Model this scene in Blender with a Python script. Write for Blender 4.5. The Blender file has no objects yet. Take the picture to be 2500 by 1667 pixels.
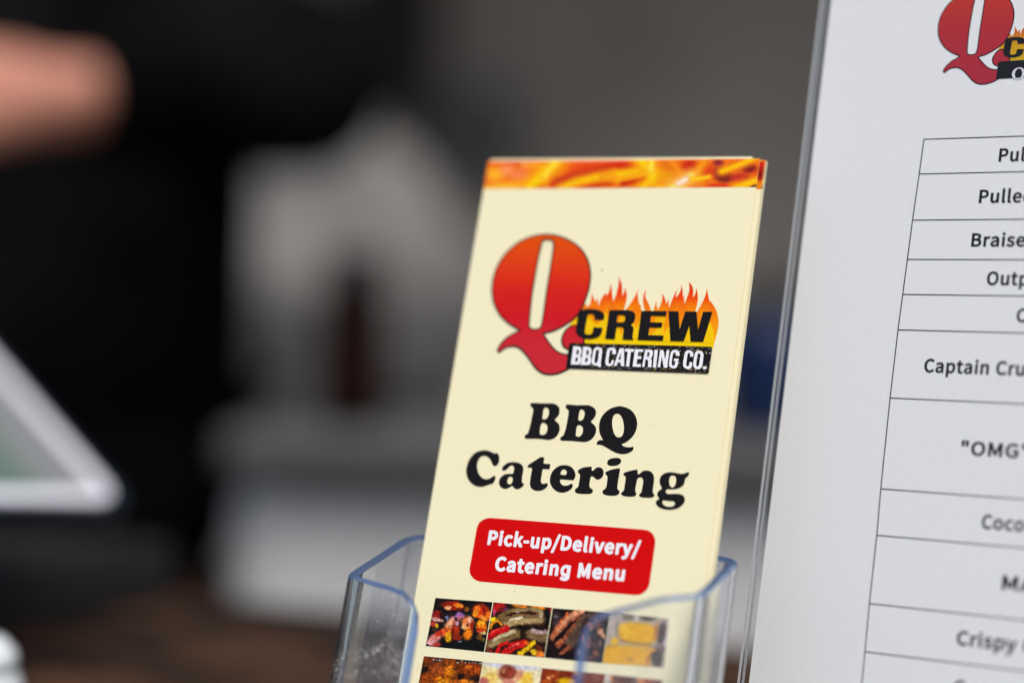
import bpy, bmesh, math, random
import numpy as np
from mathutils import Vector, Matrix

random.seed(4)
SC = bpy.context.scene
COL = SC.collection
R = math.radians

# ---------------------------------------------------------------- camera, sky, sun, exposure
def look_matrix(pitch, roll):
    cp, sp = math.cos(pitch), math.sin(pitch)
    fwd = Vector((0, cp, -sp)); up = Vector((0, sp, cp)); rt = Vector((1, 0, 0))
    r2 = rt*math.cos(roll) + up*math.sin(roll); u2 = -rt*math.sin(roll) + up*math.cos(roll)
    m = Matrix((r2, u2, -fwd)).transposed().to_4x4()
    return m

cam_data = bpy.data.cameras.new('camera')
cam = bpy.data.objects.new('camera', cam_data); COL.objects.link(cam)
cam.matrix_world = look_matrix(R(0.3), R(1.6))
cam_data.lens = 70.0; cam_data.sensor_width = 36.0; cam_data.sensor_fit = 'HORIZONTAL'
cam_data.clip_start = 0.01; cam_data.clip_end = 500
cam_data.dof.use_dof = True; cam_data.dof.focus_distance = 0.607; cam_data.dof.aperture_fstop = 2.2
cam_data.dof.aperture_blades = 0
SC.camera = cam

world = bpy.data.worlds.new('World'); SC.world = world; world.use_nodes = True
wn = world.node_tree.nodes; wl = world.node_tree.links
sky = wn.new('ShaderNodeTexSky'); sky.sky_type = 'NISHITA'; sky.sun_disc = False
SUN_ELEV, SUN_AZ = R(58), R(165)
sky.sun_elevation = SUN_ELEV; sky.sun_rotation = SUN_AZ; sky.air_density = 1.0; sky.dust_density = 3.0; sky.ozone_density = 0.6
wn['Background'].inputs['Strength'].default_value = 0.11
hs = wn.new('ShaderNodeHueSaturation'); hs.inputs['Saturation'].default_value = 0.74      # thin overcast
wl.new(sky.outputs['Color'], hs.inputs['Color']); wl.new(hs.outputs['Color'], wn['Background'].inputs['Color'])

sun_data = bpy.data.lights.new('sun', 'SUN'); sun_data.energy = 1.5; sun_data.angle = R(28); sun_data.color = (1.0, 0.965, 0.92)
sun = bpy.data.objects.new('sun', sun_data); COL.objects.link(sun)
sdir = Vector((math.sin(SUN_AZ)*math.cos(SUN_ELEV), math.cos(SUN_AZ)*math.cos(SUN_ELEV), math.sin(SUN_ELEV)))
sun.rotation_euler = sdir.to_track_quat('Z', 'Y').to_euler()

SC.view_settings.view_transform = 'Standard'; SC.view_settings.look = 'None'
SC.view_settings.exposure = 0.47; SC.view_settings.gamma = 1.0; SC.view_settings.use_curve_mapping = False
SC.render.engine = 'CYCLES'
SC.cycles.use_denoising = True
SC.cycles.max_bounces = 14; SC.cycles.transmission_bounces = 12; SC.cycles.transparent_max_bounces = 16
SC.cycles.caustics_refractive = True; SC.cycles.caustics_reflective = False; SC.cycles.blur_glossy = 0.5

# artwork outlines, hundredths of a millimetre on the sheet they are printed on
ART = {
 'q_body': ['2078,-5821 1931,-5761 1748,-5667 1651,-5608 1500,-5503 1405,-5424 1320,-5341 1243,-5251 1132,-5099 1063,-4987 1004,-4864 952,-4728 913,-4598 899,-4542 883,-4438 867,-4232 866,-4128 879,-3953 897,-3830 908,-3773 937,-3670 993,-3524 1070,-3361 1130,-3258 1197,-3168 1312,-3043 1446,-2911 1547,-2829 1662,-2757 1784,-2694 1906,-2644 2029,-2606 2220,-2564 2354,-2545 2489,-2536 2620,-2539 2750,-2553 2878,-2576 2940,-2591 3065,-2627 3197,-2675 3267,-2704 3406,-2769 3536,-2843 3658,-2925 3768,-3012 3862,-3102 3942,-3196 4014,-3293 4047,-3342 4105,-3445 4159,-3568 4208,-3712 4246,-3847 4266,-3954 4274,-4052 4278,-4163 4276,-4350 4263,-4482 4226,-4691 4179,-4887 4141,-5010 4119,-5068 4070,-5180 4014,-5283 3957,-5366 3897,-5429 3806,-5509 3748,-5553 3539,-5692 3442,-5750 3317,-5814 3230,-5850 3177,-5867 2970,-5922 3045,-6020 3096,-6081 3283,-6285 3385,-6381 3488,-6456 3559,-6494 3595,-6509 3669,-6531 3741,-6548 3848,-6562 4093,-6579 4152,-6963 3994,-7053 3870,-7132 3727,-7204 3641,-7233 3591,-7246 3478,-7266 3370,-7277 3324,-7277 3238,-7269 3157,-7251 3117,-7238 3078,-7222 3004,-7185 2902,-7121 2840,-7071 2778,-7013 2540,-6747 2374,-6579 2308,-6522 2243,-6474 2180,-6435 2120,-6407 2060,-6390 1998,-6382 1902,-6388 1814,-6404 1760,-6420 1735,-6431 1686,-6461 1624,-6512 1609,-6527 1577,-6573 1564,-6582 1533,-6592 1499,-6590 1484,-6585 1456,-6563 1433,-6530 1427,-6509 1429,-6460 1445,-6402 1457,-6371 1496,-6302 1546,-6229 1594,-6166 1665,-6088 1720,-6039 1780,-5994 1895,-5921 2046,-5838',
  '2415,-2910 2420,-2828 2426,-2813 2445,-2790 2474,-2776 2520,-2768 2637,-2764 2691,-2772 2728,-2789 2743,-2802 2768,-2841 2778,-2866 2792,-2926 2802,-3034 2805,-3295 2805,-3861 2800,-4476 2819,-5415 2816,-5553 2802,-5647 2790,-5689 2782,-5707 2771,-5722 2755,-5734 2733,-5743 2705,-5749 2645,-5754 2566,-5754 2519,-5748 2500,-5741 2483,-5732 2456,-5707 2436,-5674 2424,-5632 2401,-5378 2376,-5038 2362,-4705 2356,-4377 2364,-3755 2371,-3472 2383,-3272 2411,-2949'],
 'q_curl': ['4113,-5588 3962,-5593 3903,-5598 3855,-5606 3819,-5618 3788,-5632 3736,-5669 3689,-5718 3667,-5747 3648,-5778 3614,-5848 3587,-5928 3576,-5971 3565,-6053 3566,-6090 3571,-6125 3591,-6191 3617,-6251 3633,-6279 3671,-6329 3693,-6351 3745,-6388 3775,-6403 3844,-6426 3888,-6434 3993,-6441 4072,-6444 4424,-6433 4362,-6030'],
 'flames': ['3756,-5640 4070,-5086 4209,-4861 4284,-5013 4327,-4961 4343,-4937 4355,-4909 4363,-4877 4377,-4760 4378,-4680 4367,-4533 4532,-4820 4589,-4682 4657,-4962 4677,-4851 4696,-4766 4719,-4699 4759,-4611 4796,-4554 4845,-4489 4857,-4626 4906,-4547 4924,-4511 4937,-4471 4944,-4417 4954,-4180 5021,-4401 5068,-4605 5130,-4791 5184,-4593 5195,-4534 5210,-4413 5219,-4227 5212,-4102 5196,-3953 5294,-4139 5316,-4191 5333,-4239 5358,-4338 5377,-4428 5402,-4598 5427,-4536 5444,-4478 5451,-4405 5453,-4308 5504,-4430 5537,-4527 5546,-4569 5556,-4648 5558,-4731 5556,-4779 5533,-4969 5512,-5062 5579,-5052 5666,-4922 5714,-4836 5789,-4686 5838,-4567 5878,-4439 5901,-4334 5899,-4452 5901,-4504 5907,-4554 5918,-4608 5951,-4726 5988,-4824 6006,-4852 6029,-4876 6087,-4923 6072,-4949 6068,-4961 6069,-4974 6089,-5018 6126,-5082 6228,-5080 6173,-4954 6136,-4854 6114,-4771 6102,-4691 6100,-4613 6103,-4572 6116,-4497 6131,-4440 6168,-4363 6162,-4501 6163,-4555 6168,-4600 6178,-4632 6192,-4658 6246,-4734 6336,-4881 6375,-4953 6429,-5075 6496,-5074 6534,-4863 6539,-4784 6539,-4694 6559,-4798 6578,-4878 6605,-4948 6641,-5028 6685,-4916 6714,-4825 6730,-4741 6737,-4659 6736,-4623 6729,-4588 6718,-4555 6683,-4480 6762,-4563 6798,-4613 6851,-4721 6891,-4830 6928,-4737 6957,-4643 6958,-4732 6962,-4803 6977,-4871 7000,-4953 7041,-4768 7082,-4610 7118,-4509 7209,-4285 7184,-4396 7169,-4479 7167,-4547 7172,-4622 7239,-4524 7255,-4495 7278,-4437 7296,-4375 7301,-4342 7300,-4265 7290,-4166 7351,-4342 7414,-4626 7456,-4508 7445,-4591 7444,-4659 7460,-4726 7489,-4809 7564,-4484 7576,-4405 7574,-4326 7559,-4220 7546,-4164 7527,-4103 7587,-4151 7611,-4175 7632,-4202 7666,-4267 7682,-4305 7706,-4385 7714,-4432 7728,-4611 7771,-4526 7780,-4501 7791,-4455 7797,-4384 7793,-4331 7782,-4267 7827,-4376 7858,-4466 7878,-4553 7895,-4683 7896,-4758 7890,-4829 7881,-4911 7856,-5076 7928,-5058 7987,-4923 8039,-4789 8074,-4691 8110,-4568 8130,-4461 8134,-4382 8132,-4286 8203,-4510 8288,-4750 8287,-4692 8399,-4818 8455,-4891 8506,-4966 8553,-5052 8574,-5104 8616,-5221 8646,-5331 8655,-5374 8663,-5447 8661,-5583 8636,-5826 8601,-6057 8584,-6238 8513,-6257 4389,-6316 4191,-5995 4110,-5875 4039,-5785 3981,-5737 3915,-5701 3795,-5655'],
 'flame_orange': ['3863,-5211 4358,-4926 4661,-4988 4811,-4610 4858,-4887 4899,-5085 4920,-5151 4945,-5215 5008,-5353 4898,-5424 4759,-5536 4684,-5599 4578,-5489 4499,-5400 4469,-5355 4418,-5260 4393,-5222 4365,-5199 4336,-5198 4307,-5214 4242,-5261 4203,-5271 4141,-5266 4063,-5253 3912,-5221',
  '4983,-5185 5068,-4775 5298,-5059 5383,-5219 5431,-5326 5431,-5345 5405,-5395 5410,-5411 5430,-5433 5460,-5459 5495,-5483 5530,-5502 5560,-5509 5586,-5503 5610,-5488 5631,-5465 5650,-5437 5664,-5405 5677,-5352 5687,-5283 5705,-5100 5969,-4925 6120,-5158 6043,-5681 5883,-5544 5819,-5507 5763,-5503 5715,-5547 5667,-5625 5561,-5862 5524,-5812 5495,-5763 5483,-5722 5462,-5618 5441,-5563 5408,-5512 5337,-5447 5242,-5371 5046,-5230',
  '6190,-4819 6306,-4918 6363,-5085 6311,-5088 6292,-5083 6277,-5070 6258,-5031 6202,-4857',
  '6861,-5040 7001,-4962 7172,-4622 7222,-5018 7244,-5143 7267,-5198 7293,-5158 7323,-5050 7398,-4693 7481,-4809 7635,-5090 7651,-5243 7650,-5305 7637,-5356 7608,-5402 7566,-5448 7518,-5488 7470,-5516 7428,-5528 7394,-5511 7363,-5469 7334,-5420 7304,-5379 7273,-5365 7240,-5382 7205,-5419 7169,-5468 7068,-5619 6951,-5807 6903,-5658 6888,-5597 6881,-5542 6885,-5493 6927,-5355 6932,-5307 6924,-5251 6909,-5190 6873,-5077',
  '6310,-5305 6605,-5247 6585,-5385 6583,-5438 6588,-5482 6607,-5513 6674,-5556 6700,-5580 6706,-5613 6687,-5663 6647,-5725 6527,-5885 6475,-5801 6436,-5721 6382,-5552 6328,-5365',
  '7928,-5058 8018,-4864 8013,-5006 8013,-5063 8018,-5114 8031,-5155 8069,-5227 8086,-5266 8094,-5312 8091,-5377 8079,-5457 8041,-5661 7959,-5545 7931,-5491 7912,-5432 7906,-5361 7909,-5275 7924,-5111',
  '8287,-4692 8399,-4818 8455,-4891 8506,-4966 8553,-5052 8574,-5104 8596,-5161 8633,-5279 8646,-5331 8660,-5411 8663,-5529 8650,-5705 8620,-5947 8597,-6090 8577,-5900 8565,-5820 8548,-5746 8522,-5672 8489,-5593 8402,-5403 8320,-5284 8291,-5231 8273,-5174 8268,-5112 8273,-5040 8295,-4842 8289,-4711'],
 'flame_yellow': ['4356,-5369 4370,-5364 4385,-5373 4420,-5413 4468,-5485 4619,-5736 4348,-5878 4327,-5703 4318,-5574 4327,-5473 4345,-5391',
  '4885,-5221 4905,-5162 4915,-5148 4926,-5152 4961,-5218 4999,-5328 5013,-5387 5028,-5484 5076,-5926 4762,-6002 4663,-5793 4634,-5713 4623,-5651 4638,-5612 4672,-5587 4757,-5545 4791,-5511 4816,-5458 4839,-5392 4874,-5263',
  '5763,-5503 5848,-5500 5884,-5504 5918,-5516 5952,-5542 5989,-5579 6077,-5680 6137,-5980 5617,-6011 5570,-5934 5559,-5899 5561,-5862 5588,-5798 5633,-5716 5732,-5556',
  '6684,-5329 6733,-5352 6774,-5377 6817,-5418 6871,-5475 6842,-5470 6819,-5460 6703,-5349',
  '6560,-5884 6723,-5613 6816,-5549 6852,-5536 6881,-5542 6901,-5578 6918,-5636 6951,-5807 7126,-5502 7234,-6048 6569,-6067',
  '7754,-5486 7862,-6046 7632,-6053',
  '8402,-5403 8490,-5591 8523,-5671 8548,-5746 8564,-5823 8575,-5906 8591,-6107 8243,-6068 8260,-5897 8270,-5824 8283,-5753 8331,-5599 8384,-5452'],
 'crew': ['4913,-5407 4603,-5406 4594,-5332 4583,-5296 4566,-5263 4543,-5237 4528,-5229 4491,-5218 4435,-5214 4399,-5218 4383,-5224 4370,-5233 4360,-5245 4347,-5278 4337,-5344 4337,-5472 4328,-5798 4330,-5831 4340,-5858 4359,-5879 4384,-5894 4441,-5905 4481,-5905 4521,-5901 4558,-5890 4572,-5881 4590,-5856 4603,-5804 4607,-5744 4607,-5660 4909,-5669 4908,-5784 4901,-5836 4890,-5877 4869,-5915 4853,-5932 4834,-5949 4787,-5980 4761,-5994 4698,-6017 4596,-6041 4516,-6049 4391,-6043 4318,-6032 4284,-6024 4219,-6001 4160,-5970 4134,-5952 4088,-5909 4068,-5885 4038,-5836 4029,-5813 4022,-5768 4019,-5690 4022,-5565 4022,-5294 4024,-5241 4032,-5193 4048,-5154 4061,-5138 4077,-5123 4120,-5100 4174,-5084 4208,-5077 4334,-5064 4476,-5062 4577,-5068 4664,-5083 4740,-5107 4804,-5138 4854,-5176 4892,-5218 4913,-5254 4917,-5271 4918,-5340 4914,-5395',
  '5053,-5081 5413,-5070 5649,-5068 5691,-5071 5765,-5085 5825,-5106 5848,-5118 5885,-5146 5912,-5180 5922,-5198 5930,-5217 5940,-5259 5944,-5328 5935,-5398 5915,-5453 5896,-5483 5883,-5498 5829,-5544 5867,-5569 5895,-5593 5916,-5619 5934,-5650 5940,-5667 5945,-5703 5942,-5870 5944,-5935 5952,-5960 5962,-5984 5993,-6034 5637,-6031 5623,-5877 5627,-5751 5626,-5726 5619,-5690 5607,-5662 5587,-5642 5560,-5632 5499,-5626 5373,-5628 5373,-6027 5048,-6024',
  '5350,-5235 5503,-5232 5544,-5237 5579,-5247 5601,-5265 5611,-5290 5616,-5341 5615,-5385 5612,-5406 5602,-5436 5586,-5454 5563,-5466 5500,-5475 5431,-5478 5351,-5477',
  '6118,-5082 6941,-5075 6946,-5231 6451,-5231 6457,-5449 6860,-5451 6857,-5613 6455,-5615 6458,-5870 6956,-5868 6957,-6034 6127,-6030',
  '7008,-5074 7330,-5071 7445,-5652 7549,-5071 7913,-5066 8040,-5653 8127,-5065 8423,-5066 8257,-6028 7852,-6033 7742,-5520 7629,-6033 7198,-6032'],
 'plate': ['3956,-6201 8495,-6184 8513,-6187 8546,-6198 8559,-6218 8570,-6247 8566,-6974 8560,-7002 8551,-7021 8534,-7030 8509,-7037 3956,-7032 3921,-7025 3898,-7014 3887,-6994 3881,-6964 3873,-6281 3885,-6245 3899,-6221 3922,-6209 3948,-6203'],
 'plate_text': ['4984,-6960 4939,-6923 4884,-6922 4829,-6911 4784,-6898 4765,-6888 4749,-6874 4732,-6848 4719,-6808 4715,-6783 4717,-6568 4721,-6453 4727,-6408 4733,-6388 4744,-6369 4764,-6347 4795,-6328 4834,-6317 4874,-6316 4924,-6326 4964,-6342 4981,-6353 4994,-6367 5009,-6396 5021,-6463 5029,-6848 5046,-6883 5053,-6948 5049,-6953 4989,-6961',
  '7909,-6928 7884,-6927 7829,-6915 7784,-6896 7750,-6868 7727,-6833 7719,-6813 7710,-6758 7714,-6483 7720,-6413 7728,-6393 7749,-6363 7774,-6342 7799,-6330 7814,-6326 7849,-6325 7889,-6334 7934,-6352 7949,-6361 7974,-6382 7991,-6408 7997,-6423 8003,-6468 8003,-6528 7944,-6527 7904,-6525 7901,-6523 7900,-6473 7896,-6448 7881,-6418 7874,-6412 7859,-6407 7844,-6411 7835,-6418 7823,-6438 7816,-6463 7813,-6523 7814,-6773 7816,-6788 7826,-6813 7839,-6831 7849,-6838 7864,-6838 7894,-6822 7905,-6808 7912,-6778 7907,-6708 7907,-6703 7909,-6701 7999,-6702 8001,-6708 8006,-6803 8002,-6828 7996,-6848 7983,-6873 7955,-6908 7944,-6917 7914,-6928',
  '7419,-6924 7369,-6911 7324,-6891 7294,-6868 7283,-6853 7271,-6828 7260,-6763 7265,-6488 7274,-6408 7279,-6393 7298,-6363 7304,-6358 7329,-6339 7344,-6332 7364,-6328 7399,-6325 7434,-6329 7477,-6343 7504,-6359 7515,-6368 7539,-6400 7554,-6432 7561,-6468 7564,-6508 7559,-6511 7449,-6515 7446,-6513 7443,-6468 7436,-6438 7424,-6421 7414,-6415 7399,-6409 7384,-6410 7359,-6423 7349,-6438 7344,-6468 7340,-6668 7341,-6753 7349,-6788 7361,-6813 7379,-6831 7409,-6834 7434,-6824 7445,-6813 7450,-6803 7454,-6758 7453,-6693 7449,-6688 7402,-6683 7401,-6608 7403,-6603 7544,-6605 7549,-6606 7551,-6608 7546,-6793 7536,-6853 7524,-6877 7499,-6900 7469,-6917 7454,-6922 7424,-6924',
  '5304,-6918 5274,-6915 5239,-6901 5215,-6883 5194,-6858 5179,-6828 5173,-6778 5176,-6433 5179,-6413 5194,-6375 5214,-6348 5239,-6331 5279,-6319 5319,-6316 5359,-6320 5399,-6333 5429,-6349 5456,-6373 5473,-6403 5478,-6428 5483,-6523 5479,-6528 5379,-6529 5367,-6528 5365,-6523 5364,-6468 5357,-6438 5346,-6413 5329,-6395 5309,-6391 5289,-6403 5275,-6423 5271,-6443 5269,-6533 5272,-6713 5275,-6773 5286,-6813 5298,-6828 5314,-6836 5334,-6839 5350,-6833 5367,-6818 5372,-6808 5378,-6768 5380,-6718 5384,-6715 5449,-6719 5454,-6723 5448,-6813 5439,-6849 5425,-6878 5404,-6899 5379,-6911 5329,-6920 5309,-6919',
  '8219,-6918 8179,-6916 8154,-6912 8114,-6897 8094,-6883 8079,-6868 8054,-6831 8039,-6793 8036,-6773 8033,-6543 8035,-6493 8042,-6428 8054,-6393 8074,-6365 8104,-6342 8139,-6328 8154,-6324 8179,-6323 8224,-6334 8244,-6343 8275,-6363 8302,-6393 8311,-6408 8320,-6428 8330,-6473 8336,-6698 8334,-6748 8328,-6808 8316,-6848 8296,-6883 8274,-6903 8264,-6908 8224,-6918',
  '8439,-6913 8369,-6911 8365,-6908 8367,-6823 8369,-6821 8404,-6822 8469,-6823 8474,-6826 8471,-6913 8444,-6913',
  '4379,-6910 4376,-6908 4375,-6903 4368,-6313 4469,-6316 4544,-6323 4604,-6342 4629,-6359 4641,-6373 4654,-6403 4662,-6438 4669,-6488 4668,-6558 4665,-6568 4646,-6603 4644,-6618 4647,-6628 4677,-6663 4690,-6703 4696,-6743 4697,-6788 4694,-6833 4684,-6868 4665,-6893 4654,-6900 4639,-6904 4594,-6908 4384,-6910',
  '5564,-6908 5479,-6904 5477,-6898 5583,-6338 5589,-6336 5724,-6332 5742,-6433 5817,-6903 5814,-6908 5704,-6904 5686,-6793 5684,-6790 5589,-6788 5584,-6790 5582,-6793 5567,-6903 5564,-6908',
  '5874,-6909 5863,-6438 5859,-6433 5767,-6428 5763,-6343 5769,-6339 5969,-6341 6059,-6341 6064,-6343 6065,-6433 5974,-6433 5969,-6438 5979,-6908 5974,-6911 5879,-6910',
  '6144,-6908 6099,-6908 6094,-6907 6092,-6903 6092,-6343 6099,-6341 6364,-6345 6367,-6348 6367,-6353 6367,-6418 6364,-6425 6234,-6422 6214,-6423 6212,-6428 6210,-6558 6214,-6563 6219,-6563 6329,-6566 6331,-6568 6333,-6653 6329,-6658 6219,-6654 6212,-6658 6208,-6813 6214,-6819 6354,-6824 6358,-6908 6354,-6911 6149,-6908',
  '6644,-6908 6599,-6907 6594,-6904 6585,-6793 6571,-6708 6559,-6677 6549,-6671 6534,-6669 6484,-6670 6479,-6676 6482,-6903 6479,-6906 6474,-6906 6409,-6905 6402,-6903 6421,-6498 6429,-6348 6434,-6344 6544,-6342 6594,-6344 6644,-6354 6666,-6368 6679,-6388 6687,-6413 6693,-6453 6694,-6493 6690,-6528 6675,-6583 6669,-6598 6650,-6618 6650,-6623 6680,-6663 6686,-6688 6707,-6908 6704,-6910 6649,-6908',
  '6754,-6909 6731,-6348 6734,-6343 6829,-6344 6834,-6344 6839,-6348 6858,-6908 6854,-6913 6759,-6910',
  '7189,-6908 7114,-6905 7108,-6903 7004,-6568 6999,-6562 6992,-6568 6990,-6898 6984,-6900 6911,-6898 6910,-6893 6914,-6358 6914,-6343 7014,-6345 7019,-6345 7021,-6348 7109,-6631 7114,-6636 7119,-6635 7121,-6628 7123,-6343 7209,-6344 7214,-6346 7215,-6908 7194,-6908',
  '4039,-6906 4030,-6313 4034,-6309 4129,-6312 4209,-6320 4269,-6339 4296,-6358 4309,-6378 4319,-6402 4327,-6438 4333,-6483 4333,-6553 4328,-6568 4310,-6603 4308,-6613 4314,-6628 4341,-6658 4356,-6703 4360,-6733 4361,-6798 4359,-6833 4348,-6868 4329,-6892 4319,-6898 4304,-6902 4259,-6906 4044,-6908',
  '4846,-6833 4869,-6836 4874,-6835 4894,-6819 4906,-6803 4918,-6768 4921,-6653 4916,-6468 4908,-6433 4896,-6408 4886,-6398 4879,-6395 4874,-6393 4849,-6397 4829,-6408 4816,-6423 4809,-6443 4806,-6563 4808,-6738 4810,-6783 4819,-6810 4834,-6826 4844,-6832',
  '8167,-6833 8189,-6832 8204,-6822 8212,-6813 8224,-6773 8227,-6723 8230,-6503 8229,-6463 8219,-6433 8204,-6419 8194,-6413 8184,-6409 8174,-6409 8154,-6421 8140,-6448 8132,-6568 8129,-6723 8131,-6778 8139,-6804 8158,-6828 8164,-6832',
  '4186,-6813 4199,-6814 4224,-6806 4239,-6793 4243,-6783 4248,-6758 4248,-6708 4237,-6683 4219,-6669 4209,-6667 4179,-6667 4174,-6668 4170,-6673 4160,-6803 4161,-6808 4164,-6811 4184,-6813',
  '4502,-6813 4534,-6816 4539,-6815 4559,-6809 4575,-6793 4584,-6758 4584,-6713 4571,-6683 4559,-6673 4549,-6669 4514,-6670 4507,-6673 4496,-6803 4496,-6808 4499,-6812',
  '5599,-6703 5669,-6701 5674,-6698 5653,-6513 5651,-6493 5644,-6490 5640,-6493 5593,-6693 5594,-6700',
  '4180,-6583 4199,-6585 4229,-6575 4242,-6558 4247,-6523 4245,-6463 4234,-6437 4220,-6423 4209,-6419 4169,-6415 4163,-6418 4166,-6573 4169,-6581 4179,-6583',
  '4504,-6583 4534,-6588 4539,-6587 4564,-6578 4577,-6563 4583,-6523 4581,-6468 4569,-6438 4564,-6433 4554,-6425 4544,-6422 4504,-6418 4499,-6423 4502,-6578 4504,-6583',
  '6515,-6578 6519,-6581 6554,-6581 6569,-6573 6583,-6553 6589,-6518 6590,-6468 6580,-6443 6574,-6438 6554,-6428 6519,-6429 6515,-6433 6514,-6573'],
 'heading': ['2926,-8192 3377,-8190 3533,-8180 3618,-8180 3685,-8194 3714,-8205 3765,-8232 3808,-8262 3827,-8280 3856,-8319 3874,-8367 3882,-8419 3885,-8485 3879,-8524 3867,-8561 3848,-8596 3817,-8642 3768,-8698 3763,-8713 3771,-8722 3850,-8775 3890,-8807 3921,-8842 3947,-8881 3965,-8927 3971,-8953 3977,-9007 3975,-9061 3964,-9116 3947,-9167 3936,-9190 3909,-9233 3861,-9285 3826,-9311 3761,-9341 3710,-9355 3652,-9363 3587,-9363 3356,-9348 3269,-9346 2925,-9363 2896,-9359 2871,-9351 2862,-9344 2845,-9324 2836,-9300 2835,-9287 2843,-9263 2868,-9228 2921,-9193 2931,-9183 2940,-9159 2961,-9001 2979,-8794 2990,-8450 2986,-8403 2977,-8384 2963,-8366 2906,-8328 2884,-8309 2863,-8280 2858,-8260 2860,-8238 2869,-8219 2886,-8205 2911,-8194',
  '3399,-8327 3444,-8336 3473,-8352 3485,-8363 3506,-8392 3522,-8425 3534,-8483 3533,-8546 3523,-8593 3509,-8634 3491,-8664 3470,-8686 3446,-8700 3432,-8704 3403,-8707 3368,-8699 3349,-8685 3339,-8660 3336,-8491 3341,-8398 3352,-8358 3368,-8340 3388,-8329',
  '3401,-8824 3433,-8829 3468,-8841 3512,-8874 3537,-8904 3547,-8922 3554,-8942 3563,-8989 3565,-9037 3561,-9087 3549,-9135 3541,-9154 3530,-9169 3501,-9192 3472,-9207 3444,-9215 3404,-9213 3364,-9199 3343,-9180 3336,-9167 3328,-9136 3323,-9069 3322,-8997 3324,-8932 3329,-8893 3338,-8861 3345,-8849 3364,-8832 3388,-8825',
  '4103,-8192 4413,-8204 4724,-8188 4786,-8188 4824,-8192 4889,-8208 4973,-8245 5022,-8279 5043,-8298 5074,-8337 5090,-8379 5097,-8422 5097,-8469 5086,-8538 5079,-8557 5060,-8592 5029,-8637 4981,-8698 4977,-8716 4985,-8728 4999,-8741 5084,-8800 5102,-8817 5134,-8851 5161,-8890 5178,-8936 5187,-8989 5187,-9042 5179,-9090 5164,-9136 5131,-9201 5102,-9241 5047,-9295 5003,-9326 4952,-9348 4894,-9362 4831,-9370 4768,-9371 4421,-9358 4112,-9368 4098,-9366 4075,-9356 4057,-9343 4045,-9327 4037,-9297 4038,-9286 4049,-9264 4077,-9230 4122,-9201 4136,-9180 4172,-8985 4183,-8841 4188,-8574 4184,-8421 4178,-8399 4171,-8389 4160,-8377 4088,-8324 4069,-8305 4057,-8286 4055,-8262 4061,-8238 4076,-8209 4092,-8195',
  '4605,-8342 4649,-8351 4677,-8367 4689,-8378 4708,-8406 4722,-8439 4731,-8497 4729,-8538 4722,-8580 4710,-8621 4702,-8638 4692,-8652 4667,-8675 4642,-8690 4617,-8697 4583,-8696 4556,-8681 4544,-8661 4538,-8628 4539,-8499 4549,-8393 4555,-8371 4565,-8355 4578,-8345 4595,-8341',
  '4605,-8840 4637,-8846 4671,-8860 4686,-8869 4711,-8890 4731,-8917 4738,-8932 4749,-8968 4754,-9009 4749,-9078 4738,-9126 4729,-9146 4717,-9163 4685,-9190 4653,-9207 4624,-9212 4585,-9205 4555,-9191 4541,-9171 4534,-9139 4528,-8970 4533,-8895 4543,-8872 4556,-8855 4573,-8844 4593,-8839',
  '5883,-8178 5993,-8193 6073,-8216 6155,-8250 6196,-8271 6236,-8295 6272,-8322 6336,-8385 6365,-8421 6414,-8495 6434,-8532 6466,-8609 6486,-8687 6492,-8726 6494,-8805 6491,-8844 6480,-8919 6460,-8992 6446,-9028 6409,-9099 6384,-9135 6330,-9203 6280,-9256 6255,-9277 6208,-9312 6161,-9340 6078,-9373 6095,-9400 6115,-9419 6173,-9443 6220,-9454 6273,-9460 6354,-9459 6399,-9449 6449,-9431 6471,-9457 6481,-9481 6480,-9509 6469,-9540 6459,-9555 6428,-9587 6386,-9619 6337,-9645 6278,-9666 6220,-9681 6167,-9688 6115,-9689 6029,-9679 5933,-9655 5863,-9630 5755,-9584 5593,-9503 5476,-9453 5426,-9439 5384,-9432 5331,-9429 5289,-9435 5280,-9432 5272,-9426 5264,-9405 5264,-9381 5278,-9339 5296,-9314 5317,-9298 5343,-9286 5377,-9278 5458,-9274 5391,-9188 5330,-9092 5316,-9065 5293,-9004 5266,-8896 5261,-8858 5256,-8779 5260,-8699 5272,-8626 5282,-8591 5308,-8526 5343,-8464 5363,-8434 5411,-8377 5468,-8324 5537,-8275 5606,-8236 5673,-8210 5792,-8183 5858,-8176',
  '5793,-8421 5831,-8426 5851,-8432 5890,-8453 5928,-8489 5965,-8537 5997,-8592 6024,-8657 6057,-8756 6073,-8821 6084,-8885 6088,-8977 6083,-9031 6071,-9078 6052,-9116 6040,-9131 6024,-9143 5984,-9159 5944,-9165 5908,-9160 5873,-9144 5839,-9117 5805,-9078 5774,-9030 5745,-8971 5708,-8870 5689,-8799 5674,-8726 5665,-8660 5663,-8598 5669,-8545 5682,-8501 5691,-8482 5714,-8453 5742,-8433 5776,-8423',
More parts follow.
